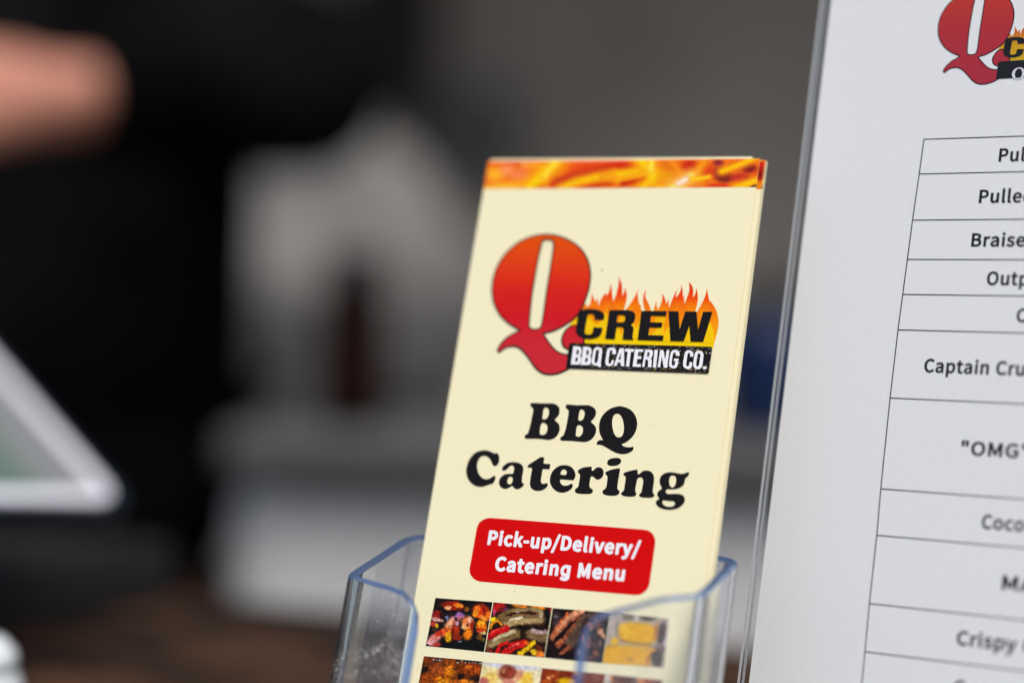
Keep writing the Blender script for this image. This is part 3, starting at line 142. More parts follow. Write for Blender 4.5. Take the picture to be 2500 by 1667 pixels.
SEMI = {'"': (166, ['30,161 27,167 20,232 20,272 22,277 30,282 70,281 75,276 77,267 76,232 70,167 65,159 60,157 35,158', '100,159 95,167 89,232 88,272 90,277 95,281 100,282 135,282 144,277 146,272 145,232 139,167 135,160 130,157 105,157']),
 'A': (213, ['-6,-10 -11,-2 -11,3 79,265 84,268 89,269 124,269 129,268 134,264 174,148 223,3 223,-2 219,-9 209,-12 174,-12 169,-9 165,-2 144,65 139,66 74,66 69,66 67,63 44,-7 39,-11 34,-12 -1,-12', '84,118 89,116 124,116 127,118 112,168 109,179 104,183 84,119']),
 'B': (230, ['28,-10 23,-2 23,3 23,253 25,263 31,268 38,269 113,269 143,266 173,257 193,243 203,228 206,223 211,198 210,178 205,163 196,148 192,143 191,138 203,130 217,113 224,98 226,78 221,43 208,22 203,17 183,2 153,-8 118,-12 33,-12', '83,38 133,40 148,44 158,50 168,63 169,73 168,88 161,98 153,103 133,109 83,111 80,108 80,43', '80,163 83,160 108,160 128,162 143,167 154,178 156,188 153,202 148,209 138,215 128,218 81,218 80,168']),
 'C': (223, ['103,-12 93,-11 58,8 33,36 29,43 15,78 8,128 15,178 32,218 58,247 93,266 133,273 153,272 173,266 198,252 213,238 216,233 214,223 198,203 193,199 188,197 183,198 178,201 158,215 138,221 113,217 93,205 79,188 69,163 66,128 70,93 80,68 91,53 108,42 133,36 148,38 168,47 187,63 193,65 198,64 203,60 218,42 223,33 222,28 203,8 189,-2 173,-9 153,-15 133,-17 108,-13']),
 'G': (241, ['108,-13 93,-10 58,9 32,38 15,78 9,133 15,178 30,213 33,219 63,249 98,267 138,273 163,270 183,264 208,249 221,238 224,233 222,223 203,201 198,198 188,199 173,211 163,216 143,221 113,216 93,203 80,188 69,163 66,128 69,98 80,68 93,52 108,43 118,40 148,36 168,42 174,48 174,93 128,94 123,97 119,103 119,133 123,142 133,145 218,145 223,142 227,133 227,28 225,18 198,-2 178,-10 158,-15 138,-17 113,-14']),
 'M': (284, ['28,-10 23,-2 23,3 23,258 28,267 33,269 73,269 79,268 84,263 134,123 143,103 198,258 203,267 208,269 248,269 254,268 259,263 261,258 261,183 261,3 258,-8 253,-11 248,-12 218,-12 213,-10 208,-4 207,118 203,129 163,20 158,15 153,14 133,14 123,17 119,23 78,135 76,128 76,-2 74,-7 68,-11 33,-12']),
 'O': (260, ['103,-13 88,-9 58,8 29,43 14,83 8,128 14,178 30,218 58,249 93,267 128,273 158,268 173,265 203,248 228,219 231,213 246,173 251,128 246,83 230,43 203,9 168,-11 133,-17 108,-13', '121,38 133,37 148,40 168,51 181,68 191,98 194,128 192,158 183,185 168,206 153,216 143,218 128,220 113,218 108,216 93,207 78,188 69,163 66,128 69,98 77,73 93,50 108,41 118,39']),
 'P': (222, ['28,-10 23,-2 23,3 23,253 25,263 31,268 38,269 108,269 143,266 173,256 188,246 197,238 210,218 216,183 211,148 198,125 173,103 148,95 113,90 83,90 80,88 80,3 78,-6 73,-11 68,-12 33,-12', '80,143 83,141 128,142 143,148 150,153 158,166 160,183 158,198 150,208 143,213 128,217 83,218 80,213 80,148']),
 'a': (197, ['54,-13 39,-6 24,6 11,28 9,48 15,78 29,98 54,113 89,125 119,130 124,133 121,143 114,152 109,155 99,156 84,154 69,150 44,136 34,138 17,168 17,173 20,178 35,188 64,201 84,206 104,207 129,203 157,188 171,168 179,143 181,118 181,3 179,-7 174,-11 169,-12 139,-11 133,-7 129,1 109,-9 94,-14 74,-17 59,-14', '69,38 79,34 94,34 109,40 120,48 125,53 124,84 104,81 84,75 72,68 65,58 64,48 65,43']),
 'c': (179, ['81,-13 71,-9 46,3 24,28 11,58 6,98 11,133 25,163 50,188 76,202 111,207 126,206 151,197 166,187 176,178 176,168 161,148 156,142 146,140 121,154 111,156 96,154 81,144 72,133 66,116 63,93 66,73 72,58 81,45 96,36 111,34 126,37 151,52 156,53 165,48 180,23 181,18 176,9 166,2 136,-12 106,-17 86,-13']),
 'd': (217, ['72,-12 42,2 21,28 10,63 7,93 12,133 27,166 46,188 67,200 75,203 102,207 117,205 137,199 141,203 142,284 147,289 152,291 182,291 192,289 196,283 197,-2 195,-7 187,-12 157,-12 149,-7 147,-2 112,-15 97,-17 77,-13', '90,38 102,35 112,35 127,42 141,53 140,143 127,151 117,154 107,156 97,154 85,148 72,133 66,118 63,93 66,73 73,53 81,43 87,39']),
 'e': (194, ['81,-12 71,-9 46,4 25,28 11,58 6,98 12,133 26,163 46,186 71,201 106,207 136,201 159,188 177,168 186,144 191,103 189,83 184,78 176,76 71,76 65,73 73,53 83,43 96,36 111,33 121,34 141,39 156,47 166,46 171,41 184,18 182,8 156,-7 126,-16 106,-17 86,-13', '65,123 136,122 137,128 131,144 126,149 116,155 106,157 91,155 79,148 71,138 66,128']),
 'i': (96, ['25,-10 20,-2 20,3 20,193 23,198 30,202 65,202 73,198 76,188 76,-2 74,-7 65,-12 30,-12', '45,217 30,222 24,228 16,243 16,258 20,268 30,279 45,283 55,282 67,278 75,271 80,263 82,248 77,233 70,225 60,219 50,217']),
 'l': (99, ['45,-12 35,-5 28,3 21,23 20,278 21,283 24,288 30,291 65,291 72,288 75,283 76,278 76,38 86,33 91,28 96,-2 95,-7 91,-12 85,-15 65,-17 50,-15']),
 'n': (214, ['25,-10 20,-2 20,3 20,188 23,198 30,202 60,202 67,198 70,191 75,190 95,201 125,207 150,204 171,193 186,173 194,148 196,118 196,53 196,-2 194,-7 190,-10 180,-12 150,-12 142,-7 140,3 139,133 136,143 130,151 125,154 115,155 105,153 90,145 76,133 75,-4 70,-10 65,-12 30,-12']),
 'o': (212, ['81,-13 71,-9 46,4 26,27 13,53 6,93 11,133 26,164 51,189 76,203 106,207 131,203 141,200 163,188 187,163 201,133 206,98 201,58 186,27 161,1 131,-13 106,-17 86,-14', '90,38 106,34 121,37 131,44 138,53 147,73 149,93 147,118 141,133 134,143 121,153 106,156 91,153 81,146 75,138 71,133 66,118 63,93 66,73 74,53 86,41']),
 'p': (217, ['25,-90 20,-82 20,-77 20,188 23,198 30,202 60,202 67,198 70,191 105,205 125,207 155,202 177,188 182,183 195,166 199,158 207,133 211,98 205,58 192,28 171,3 145,-11 115,-17 100,-15 80,-7 76,-12 76,-77 74,-87 65,-92 30,-92', '94,38 110,34 125,38 133,43 145,58 151,73 153,98 152,118 145,138 135,150 125,154 115,156 105,154 85,143 78,138 76,133 76,48 90,40']),
 'r': (136, ['25,-10 20,-2 20,3 20,193 23,198 30,202 60,202 67,198 70,190 75,190 85,198 105,205 120,207 139,203 145,200 149,193 143,163 140,155 135,152 130,151 115,154 105,153 100,151 90,142 76,118 76,3 74,-7 65,-12 30,-12']),
 's': (164, ['54,-13 34,-6 19,2 4,12 0,18 1,28 16,48 21,53 29,55 59,37 72,33 84,32 94,34 104,39 107,43 107,53 104,58 94,66 43,88 25,103 13,123 10,143 13,158 22,178 39,195 64,204 94,207 119,202 144,190 157,178 157,168 139,144 134,141 125,143 104,155 84,158 74,156 69,153 64,143 66,138 84,126 114,114 129,106 148,93 160,73 162,48 158,28 150,13 134,-3 104,-14 84,-17 59,-14']),
 't': (132, ['67,-13 47,-2 33,18 28,38 26,58 26,148 22,152 7,152 -1,158 -3,163 -3,188 -2,193 3,198 7,200 27,201 29,203 32,248 35,253 42,256 72,256 78,253 81,248 82,243 82,203 122,202 130,198 133,193 133,163 131,158 127,154 122,152 87,152 82,148 82,58 84,43 87,38 92,35 102,34 122,39 127,37 132,31 139,3 138,-2 135,-7 117,-13 92,-17 72,-14']),
 'u': (213, ['62,-13 42,-1 31,13 27,18 20,43 17,73 17,188 20,198 27,202 62,202 71,198 74,193 75,58 77,48 82,41 87,37 97,35 112,38 131,53 135,58 137,63 137,188 140,198 147,202 182,202 190,198 193,193 193,-2 191,-7 182,-12 152,-12 144,-7 142,0 137,1 122,-8 107,-14 87,-17 67,-14']),
 'y': (182, ['13,-90 8,-89 3,-85 1,-79 8,-48 13,-43 18,-41 38,-43 48,-39 62,-19 66,-9 68,1 -6,186 -5,196 1,201 8,202 38,202 43,201 48,197 93,74 98,81 138,198 143,201 148,202 178,202 183,201 188,197 190,191 108,-44 93,-66 79,-79 63,-89 38,-94 18,-92'])}
PICTURES = []
PICTURES.append(('wings', [[7.03, -145.64], [26.39, -145.39], [26.14, -160.67], [6.46, -160.64]], [(412, 122), (1325, 190), (1188, 983), (258, 888)], (22, 22, 24), [
  ('e', 690, 255, 205, 80, 8, (140, 38, 18), 0.45),
  ('e', 700, 195, 85, 32, 0, (165, 40, 20), 0.45),
  ('e', 790, 245, 85, 42, 10, (238, 140, 40), 0.45),
  ('e', 610, 278, 62, 30, -10, (243, 175, 120), 0.45),
  ('e', 920, 300, 40, 45, 0, (150, 95, 30), 0.45),
  ('e', 440, 385, 95, 78, 0, (150, 40, 30), 0.45),
  ('e', 430, 470, 112, 38, 8, (215, 160, 150), 0.45),
  ('e', 440, 520, 90, 30, 0, (70, 40, 40), 0.45),
  ('e', 370, 545, 52, 42, 0, (200, 70, 60), 0.45),
  ('e', 432, 570, 35, 38, 0, (235, 175, 30), 0.45),
  ('e', 520, 400, 45, 60, 0, (55, 24, 20), 0.45),
  ('e', 400, 640, 60, 40, 0, (80, 55, 45), 0.45),
  ('e', 1140, 335, 142, 122, 0, (190, 55, 12), 0.45),
  ('e', 1090, 295, 55, 60, 0, (244, 120, 30), 0.45),
  ('e', 1055, 375, 45, 60, 0, (240, 155, 40), 0.45),
  ('e', 1130, 410, 70, 40, 0, (225, 90, 20), 0.45),
  ('e', 1200, 440, 90, 45, 15, (242, 150, 60), 0.45),
  ('e', 1185, 310, 16, 120, -12, (140, 25, 10), 0.45),
  ('e', 1260, 400, 40, 80, 0, (230, 120, 30), 0.45),
  ('e', 1150, 570, 92, 115, 0, (225, 125, 20), 0.45),
  ('e', 1150, 520, 72, 40, 0, (244, 165, 30), 0.45),
  ('e', 1120, 620, 50, 20, 0, (150, 40, 15), 0.45),
  ('e', 1150, 650, 80, 38, 0, (190, 70, 35), 0.45),
  ('e', 1175, 690, 50, 26, 0, (205, 195, 130), 0.45),
  ('e', 1120, 745, 60, 55, 0, (120, 75, 22), 0.45),
  ('e', 1180, 790, 14, 30, 0, (125, 125, 55), 0.45),
  ('e', 640, 390, 62, 75, 0, (38, 26, 32), 0.45),
  ('e', 600, 440, 30, 40, 0, (130, 130, 170), 0.45),
  ('e', 810, 405, 82, 62, 0, (162, 112, 172), 0.45),
  ('e', 790, 450, 40, 35, 0, (190, 110, 120), 0.45),
  ('e', 700, 480, 62, 72, 0, (200, 140, 140), 0.45),
  ('e', 640, 560, 82, 100, 15, (228, 165, 125), 0.45),
  ('e', 580, 665, 112, 80, -20, (222, 105, 50), 0.45),
  ('e', 620, 745, 58, 85, 0, (242, 180, 28), 0.45),
  ('e', 745, 620, 66, 150, 0, (165, 55, 22), 0.45),
  ('e', 760, 540, 38, 48, 0, (192, 152, 182), 0.45),
  ('e', 700, 700, 25, 110, 0, (120, 30, 15), 0.45),
  ('e', 930, 520, 112, 120, -25, (220, 125, 70), 0.45),
  ('e', 965, 475, 50, 60, 0, (244, 195, 165), 0.45),
  ('e', 880, 590, 62, 50, 0, (244, 185, 135), 0.45),
  ('e', 930, 560, 18, 20, 0, (90, 35, 15), 0.45),
  ('e', 930, 695, 72, 100, 20, (232, 130, 30), 0.45),
  ('e', 1000, 570, 34, 100, 0, (150, 45, 20), 0.45),
  ('e', 740, 460, 22, 25, 0, (30, 20, 20), 0.45),
  ('e', 400, 770, 130, 80, -30, (222, 140, 130), 0.45),
  ('e', 470, 690, 80, 40, -20, (200, 60, 40), 0.45),
  ('e', 350, 835, 70, 48, 0, (232, 175, 175), 0.45),
  ('e', 430, 865, 80, 34, 0, (185, 65, 60), 0.45),
  ('e', 770, 750, 85, 48, 0, (150, 48, 25), 0.45),
  ('e', 800, 822, 32, 14, 0, (150, 160, 165), 0.45),
  ('e', 720, 860, 14, 8, 0, (120, 125, 130), 0.45)]))
PICTURES.append(('sausages', [[26.67, -145.4], [46.01, -145.46], [45.84, -160.57], [26.4, -160.69]], [(1338, 192), (2272, 278), (2145, 1073), (1200, 985)], (42, 22, 15), [
  ('e', 1420, 265, 125, 85, -30, (175, 30, 25), 0.45),
  ('e', 1345, 345, 26, 72, 0, (190, 70, 105), 0.45),
  ('e', 1500, 310, 90, 55, 0, (125, 32, 42), 0.45),
  ('e', 1560, 300, 40, 20, 0, (90, 70, 110), 0.45),
  ('e', 1760, 240, 135, 42, 5, (215, 130, 20), 0.45),
  ('e', 2050, 275, 125, 48, 8, (228, 142, 30), 0.45),
  ('e', 2240, 300, 50, 90, 0, (165, 22, 30), 0.45),
  ('e', 2200, 440, 60, 150, 0, (15, 15, 18), 0.45),
  ('s', [(1560, 500), (1750, 450), (2060, 445)], 112, (128, 103, 68), 0.4),
  ('s', [(1420, 450), (1560, 360), (1750, 300)], 45, (120, 98, 55), 0.4),
  ('s', [(1560, 545), (1760, 495), (2080, 475)], 48, (178, 155, 110), 0.4),
  ('s', [(1600, 480), (1800, 440)], 16, (225, 215, 185), 0.4),
  ('s', [(1560, 410), (1760, 350), (2010, 372)], 18, (70, 22, 12), 0.4),
  ('s', [(1650, 330), (1900, 300), (2100, 330)], 28, (150, 130, 90), 0.4),
  ('e', 2100, 390, 40, 60, 0, (185, 170, 130), 0.45),
  ('e', 1720, 345, 40, 10, 0, (190, 170, 190), 0.45),
  ('e', 1900, 598, 330, 30, 0, (18, 13, 14), 0.45),
  ('e', 1330, 470, 60, 50, 0, (238, 205, 30), 0.45),
  ('s', [(1290, 600), (1330, 515), (1420, 490), (1460, 545)], 20, (232, 150, 25), 0.4),
  ('e', 1380, 560, 30, 30, 0, (40, 25, 12), 0.45),
  ('s', [(1290, 850), (1450, 775), (1700, 690)], 92, (125, 104, 66), 0.4),
  ('s', [(1330, 800), (1500, 720), (1650, 660)], 34, (195, 180, 145), 0.4),
  ('s', [(1300, 880), (1450, 830)], 30, (160, 140, 100), 0.4),
  ('s', [(1260, 735), (1400, 665), (1540, 605)], 58, (190, 22, 24), 0.4),
  ('s', [(1290, 690), (1420, 620), (1520, 580)], 14, (228, 75, 65), 0.4),
  ('s', [(1280, 760), (1420, 700)], 12, (130, 12, 15), 0.4),
  ('s', [(1940, 700), (2200, 740)], 96, (132, 110, 76), 0.4),
  ('s', [(1950, 650), (2190, 672)], 30, (192, 165, 165), 0.4),
  ('e', 2080, 740, 40, 14, 0, (95, 75, 45), 0.45),
  ('e', 1800, 690, 38, 72, 0, (40, 28, 25), 0.45),
  ('e', 2020, 870, 180, 36, 0, (42, 24, 20), 0.45),
  ('s', [(1400, 985), (1440, 890), (1560, 840)], 28, (205, 24, 24), 0.4),
  ('s', [(1530, 995), (1650, 900), (1820, 845)], 68, (205, 30, 30), 0.4),
  ('s', [(1600, 930), (1750, 840)], 14, (232, 120, 110), 0.4),
  ('s', [(1560, 960), (1700, 880)], 10, (120, 8, 10), 0.4),
  ('e', 1870, 840, 48, 38, 0, (228, 95, 30), 0.45),
  ('s', [(1760, 1015), (1900, 930), (1980, 830)], 38, (236, 192, 25), 0.4),
  ('e', 1980, 990, 50, 45, 0, (243, 205, 40), 0.45),
  ('e', 2080, 1022, 80, 60, 0, (232, 135, 45), 0.45),
  ('e', 2060, 920, 70, 40, 0, (120, 50, 20), 0.45),
  ('e', 1255, 940, 50, 52, 0, (110, 60, 42), 0.45),
  ('e', 1310, 970, 30, 30, 0, (150, 20, 20), 0.45)]))
PICTURES.append(('brisket', [[46.3, -145.57], [65.09, -145.39], [64.82, -160.65], [45.99, -160.56]], [(195, 285), (1128, 358), (1000, 1172), (62, 1073)], (33, 21, 20), [
  ('e', 250, 460, 70, 135, 0, (72, 58, 62), 0.45),
  ('e', 240, 420, 25, 20, 0, (140, 130, 140), 0.45),
  ('s', [(205, 750), (280, 630), (400, 480), (560, 385), (720, 330)], 70, (186, 115, 82), 0.4),
  ('s', [(250, 640), (400, 465), (560, 365), (680, 320)], 38, (218, 155, 120), 0.4),
  ('s', [(190, 700), (330, 500), (440, 365)], 12, (205, 100, 40), 0.4),
  ('s', [(240, 790), (400, 645), (560, 490), (740, 350)], 34, (18, 13, 14), 0.4),
  ('s', [(290, 862), (400, 785), (520, 625), (640, 480)], 58, (150, 84, 56), 0.4),
  ('s', [(280, 840), (350, 800)], 20, (205, 120, 75), 0.4),
  ('s', [(340, 990), (430, 930), (530, 830)], 33, (152, 85, 62), 0.4),
  ('s', [(420, 820), (560, 640), (700, 420)], 50, (98, 78, 62), 0.4),
  ('e', 560, 760, 60, 190, 20, (92, 74, 62), 0.45),
  ('e', 900, 420, 220, 90, 8, (92, 78, 70), 0.45),
  ('e', 720, 560, 70, 90, 0, (62, 48, 52), 0.45),
  ('e', 780, 560, 70, 72, 0, (118, 78, 72), 0.45),
  ('e', 775, 530, 28, 42, 0, (195, 135, 90), 0.45),
  ('e', 850, 560, 62, 82, 30, (150, 100, 92), 0.45),
  ('e', 835, 600, 22, 62, 0, (205, 145, 112), 0.45),
  ('e', 930, 560, 72, 82, 0, (108, 68, 62), 0.45),
  ('e', 905, 500, 26, 30, 0, (190, 120, 110), 0.45),
  ('e', 970, 680, 40, 62, 0, (208, 152, 112), 0.45),
  ('e', 1015, 745, 24, 60, 0, (220, 170, 122), 0.45),
  ('e', 880, 730, 50, 82, 0, (58, 42, 44), 0.45),
  ('e', 700, 825, 52, 52, 0, (220, 155, 95), 0.45),
  ('e', 680, 740, 24, 62, 0, (175, 112, 88), 0.45),
  ('e', 800, 800, 28, 92, 0, (152, 95, 76), 0.45),
  ('e', 740, 905, 70, 82, 0, (150, 95, 82), 0.45),
  ('e', 900, 880, 92, 62, 0, (85, 55, 46), 0.45),
  ('e', 960, 850, 26, 60, 0, (140, 100, 95), 0.45),
  ('e', 650, 1000, 82, 72, 0, (125, 84, 80), 0.45),
  ('e', 600, 980, 24, 40, 0, (165, 140, 150), 0.45),
  ('e', 900, 1010, 62, 62, 0, (135, 82, 60), 0.45),
  ('e', 800, 1090, 100, 46, 0, (104, 72, 62), 0.45),
  ('e', 230, 1090, 160, 30, 0, (55, 52, 58), 0.45),
  ('e', 760, 980, 40, 50, 0, (60, 45, 45), 0.45)]))
PICTURES.append(('cornbread', [[65.24, -145.45], [83.17, -145.77], [83.81, -160.21], [64.91, -160.61]], [(1135, 362), (2045, 460), (1975, 1245), (1005, 1170)], (186, 172, 158), [
  ('e', 1420, 440, 110, 60, 0, (128, 118, 95), 0.45),
  ('e', 1720, 455, 130, 50, 0, (95, 90, 62), 0.45),
  ('e', 1545, 440, 30, 70, 0, (208, 198, 190), 0.45),
  ('e', 1160, 520, 55, 220, 0, (196, 180, 170), 0.45),
  ('e', 1240, 640, 40, 160, 0, (165, 150, 140), 0.45),
  ('e', 2010, 760, 60, 160, 0, (215, 215, 225), 0.45),
  ('e', 1930, 700, 85, 200, 10, (75, 58, 56), 0.45),
  ('s', [(1420, 680), (1690, 705)], 168, (236, 182, 10), 0.4),
  ('s', [(1330, 600), (1400, 700)], 60, (240, 194, 40), 0.4),
  ('e', 1830, 650, 26, 150, 10, (190, 122, 52), 0.45),
  ('s', [(1150, 1060), (1640, 1060)], 175, (234, 178, 14), 0.4),
  ('e', 1200, 820, 72, 62, 0, (238, 190, 40), 0.45),
  ('s', [(1270, 800), (1500, 855), (1760, 880)], 10, (150, 84, 36), 0.4),
  ('s', [(1080, 905), (1250, 890)], 12, (205, 150, 40), 0.4),
  ('e', 1850, 1080, 110, 180, 0, (74, 60, 60), 0.45),
  ('e', 1960, 950, 60, 72, 0, (132, 102, 102), 0.45),
  ('e', 1760, 960, 90, 30, 0, (225, 165, 50), 0.45),
  ('e', 1440, 1110, 50, 36, 0, (190, 140, 42), 0.45),
  ('e', 1700, 1120, 24, 120, 10, (200, 130, 50), 0.45)]))
PICTURES.append(('chicken', [[6.4, -163.78], [26.22, -163.57], [26.07, -178.64], [5.96, -179.08]], [(228, 1050), (1168, 1135), (1035, 1930), (75, 1845)], (112, 55, 20), [
  ('e', 300, 1100, 90, 60, 0, (120, 55, 22), 0.45),
  ('e', 450, 1120, 110, 40, 0, (60, 45, 40), 0.45),
  ('e', 640, 1160, 80, 60, 0, (150, 75, 22), 0.45),
  ('e', 450, 1300, 150, 150, 0, (152, 76, 20), 0.45),
  ('e', 430, 1260, 70, 60, 0, (165, 85, 40), 0.45),
  ('e', 650, 1290, 90, 120, 0, (208, 126, 20), 0.45),
  ('e', 280, 1410, 120, 150, 0, (142, 70, 16), 0.45),
  ('e', 230, 1260, 60, 80, 0, (40, 25, 18), 0.45),
  ('e', 530, 1450, 130, 74, 0, (228, 142, 20), 0.45),
  ('e', 960, 1250, 170, 112, 0, (138, 60, 16), 0.45),
  ('e', 940, 1230, 50, 40, 0, (190, 100, 30), 0.45),
  ('e', 1070, 1290, 60, 92, 0, (172, 82, 20), 0.45),
  ('e', 820, 1370, 60, 58, 0, (34, 22, 15), 0.45),
  ('e', 1050, 1410, 100, 60, 0, (50, 30, 25), 0.45),
  ('e', 900, 1460, 120, 52, 0, (212, 122, 26), 0.45),
  ('e', 720, 1470, 70, 60, 0, (180, 95, 20), 0.45),
  ('e', 400, 1600, 180, 110, 0, (150, 72, 20), 0.45),
  ('e', 750, 1650, 160, 120, 0, (195, 110, 25), 0.45),
  ('e', 960, 1750, 90, 110, 0, (140, 70, 20), 0.45),
  ('e', 400, 1800, 160, 80, 0, (190, 100, 25), 0.45),
  ('s', [(760, 1105), (1165, 1145)], 26, (40, 32, 26), 0.4),
  ('e', 770, 1135, 17, 13, 0, (210, 200, 180), 0.45),
  ('e', 832, 1140, 17, 13, 0, (210, 200, 180), 0.45),
  ('e', 894, 1145, 17, 13, 0, (210, 200, 180), 0.45),
  ('e', 956, 1150, 17, 13, 0, (210, 200, 180), 0.45),
  ('e', 1018, 1155, 17, 13, 0, (210, 200, 180), 0.45),
  ('e', 1080, 1160, 17, 13, 0, (210, 200, 180), 0.45),
  ('e', 1142, 1165, 17, 13, 0, (210, 200, 180), 0.45),
  ('e', 370, 1110, 16, 13, 0, (205, 190, 175), 0.45),
  ('e', 425, 1118, 16, 13, 0, (205, 190, 175), 0.45),
  ('e', 480, 1126, 16, 13, 0, (205, 190, 175), 0.45),
  ('e', 535, 1134, 16, 13, 0, (205, 190, 175), 0.45)]))
PICTURES.append(('grits', [[26.32, -163.66], [45.59, -163.46], [45.36, -178.32], [26.18, -178.72]], [(1172, 1140), (2110, 1225), (1980, 2020), (1040, 1935)], (238, 222, 170), [
  ('e', 1640, 1210, 560, 62, 5, (214, 214, 222), 0.45),
  ('e', 1300, 1400, 130, 110, 0, (236, 206, 120), 0.45),
  ('e', 1870, 1410, 130, 100, 0, (236, 200, 85), 0.45),
  ('e', 2030, 1400, 70, 120, 0, (238, 228, 190), 0.45),
  ('e', 1560, 1310, 150, 135, -25, (134, 58, 44), 0.45),
  ('e', 1640, 1330, 90, 70, -25, (155, 75, 55), 0.45),
  ('e', 1500, 1290, 34, 50, 0, (180, 120, 90), 0.45),
  ('e', 1530, 1240, 40, 24, 0, (150, 80, 60), 0.45),
  ('e', 1750, 1355, 58, 95, 25, (216, 156, 128), 0.45),
  ('e', 1590, 1460, 112, 64, 0, (208, 142, 122), 0.45),
  ('e', 1180, 1450, 92, 66, 0, (186, 110, 100), 0.45),
  ('e', 1250, 1700, 140, 90, 0, (140, 64, 50), 0.45),
  ('e', 1650, 1700, 150, 100, 0, (140, 64, 48), 0.45),
  ('e', 1650, 1720, 70, 60, 0, (210, 150, 125), 0.45)]))
PICTURES.append(('beans', [[45.75, -163.72], [66.27, -163.73], [65.95, -178.01], [45.53, -178.68]], [(25, 1240), (1050, 1345), (925, 2120), (-105, 2040)], (132, 55, 26), [
  ('e', 180, 1370, 120, 70, 0, (165, 72, 24), 0.45),
  ('e', 130, 1400, 28, 24, 0, (235, 170, 110), 0.45),
  ('e', 190, 1360, 26, 22, 0, (225, 150, 110), 0.45),
  ('e', 285, 1290, 24, 22, 0, (215, 150, 100), 0.45),
  ('e', 600, 1340, 66, 46, 0, (218, 152, 62), 0.45),
  ('e', 760, 1380, 90, 60, 0, (120, 60, 42), 0.45),
  ('e', 560, 1300, 40, 26, 0, (225, 160, 60), 0.45),
  ('e', 900, 1400, 70, 70, 0, (140, 82, 62), 0.45),
  ('e', 400, 1450, 140, 66, 0, (238, 192, 20), 0.45),
  ('e', 500, 1460, 60, 40, 0, (210, 165, 90), 0.45),
  ('e', 100, 1480, 90, 60, 0, (185, 85, 25), 0.45),
  ('e', 300, 1700, 160, 120, 0, (170, 80, 25), 0.45),
  ('e', 600, 1650, 130, 120, 0, (120, 55, 30), 0.45),
  ('e', 750, 1850, 100, 100, 0, (200, 140, 40), 0.45)]))
PICTURES.append(('ribs', [[66.46, -163.71], [83.92, -163.77], [83.45, -177.62], [66.14, -177.99]], [(1060, 1345), (1955, 1440), (1830, 2200), (935, 2120)], (140, 96, 72), [
  ('e', 1090, 1400, 70, 120, 0, (205, 195, 185), 0.45),
  ('e', 1160, 1420, 26, 120, 0, (205, 135, 75), 0.45),
  ('e', 1380, 1440, 180, 70, 0, (95, 62, 50), 0.45),
  ('e', 1600, 1450, 60, 90, 0, (215, 140, 70), 0.45),
  ('e', 1720, 1450, 90, 60, 0, (165, 85, 50), 0.45),
  ('e', 1880, 1480, 60, 60, 0, (120, 75, 65), 0.45),
  ('e', 1300, 1700, 160, 120, 0, (120, 62, 40), 0.45),
  ('e', 1600, 1700, 140, 120, 0, (160, 85, 45), 0.45)]))
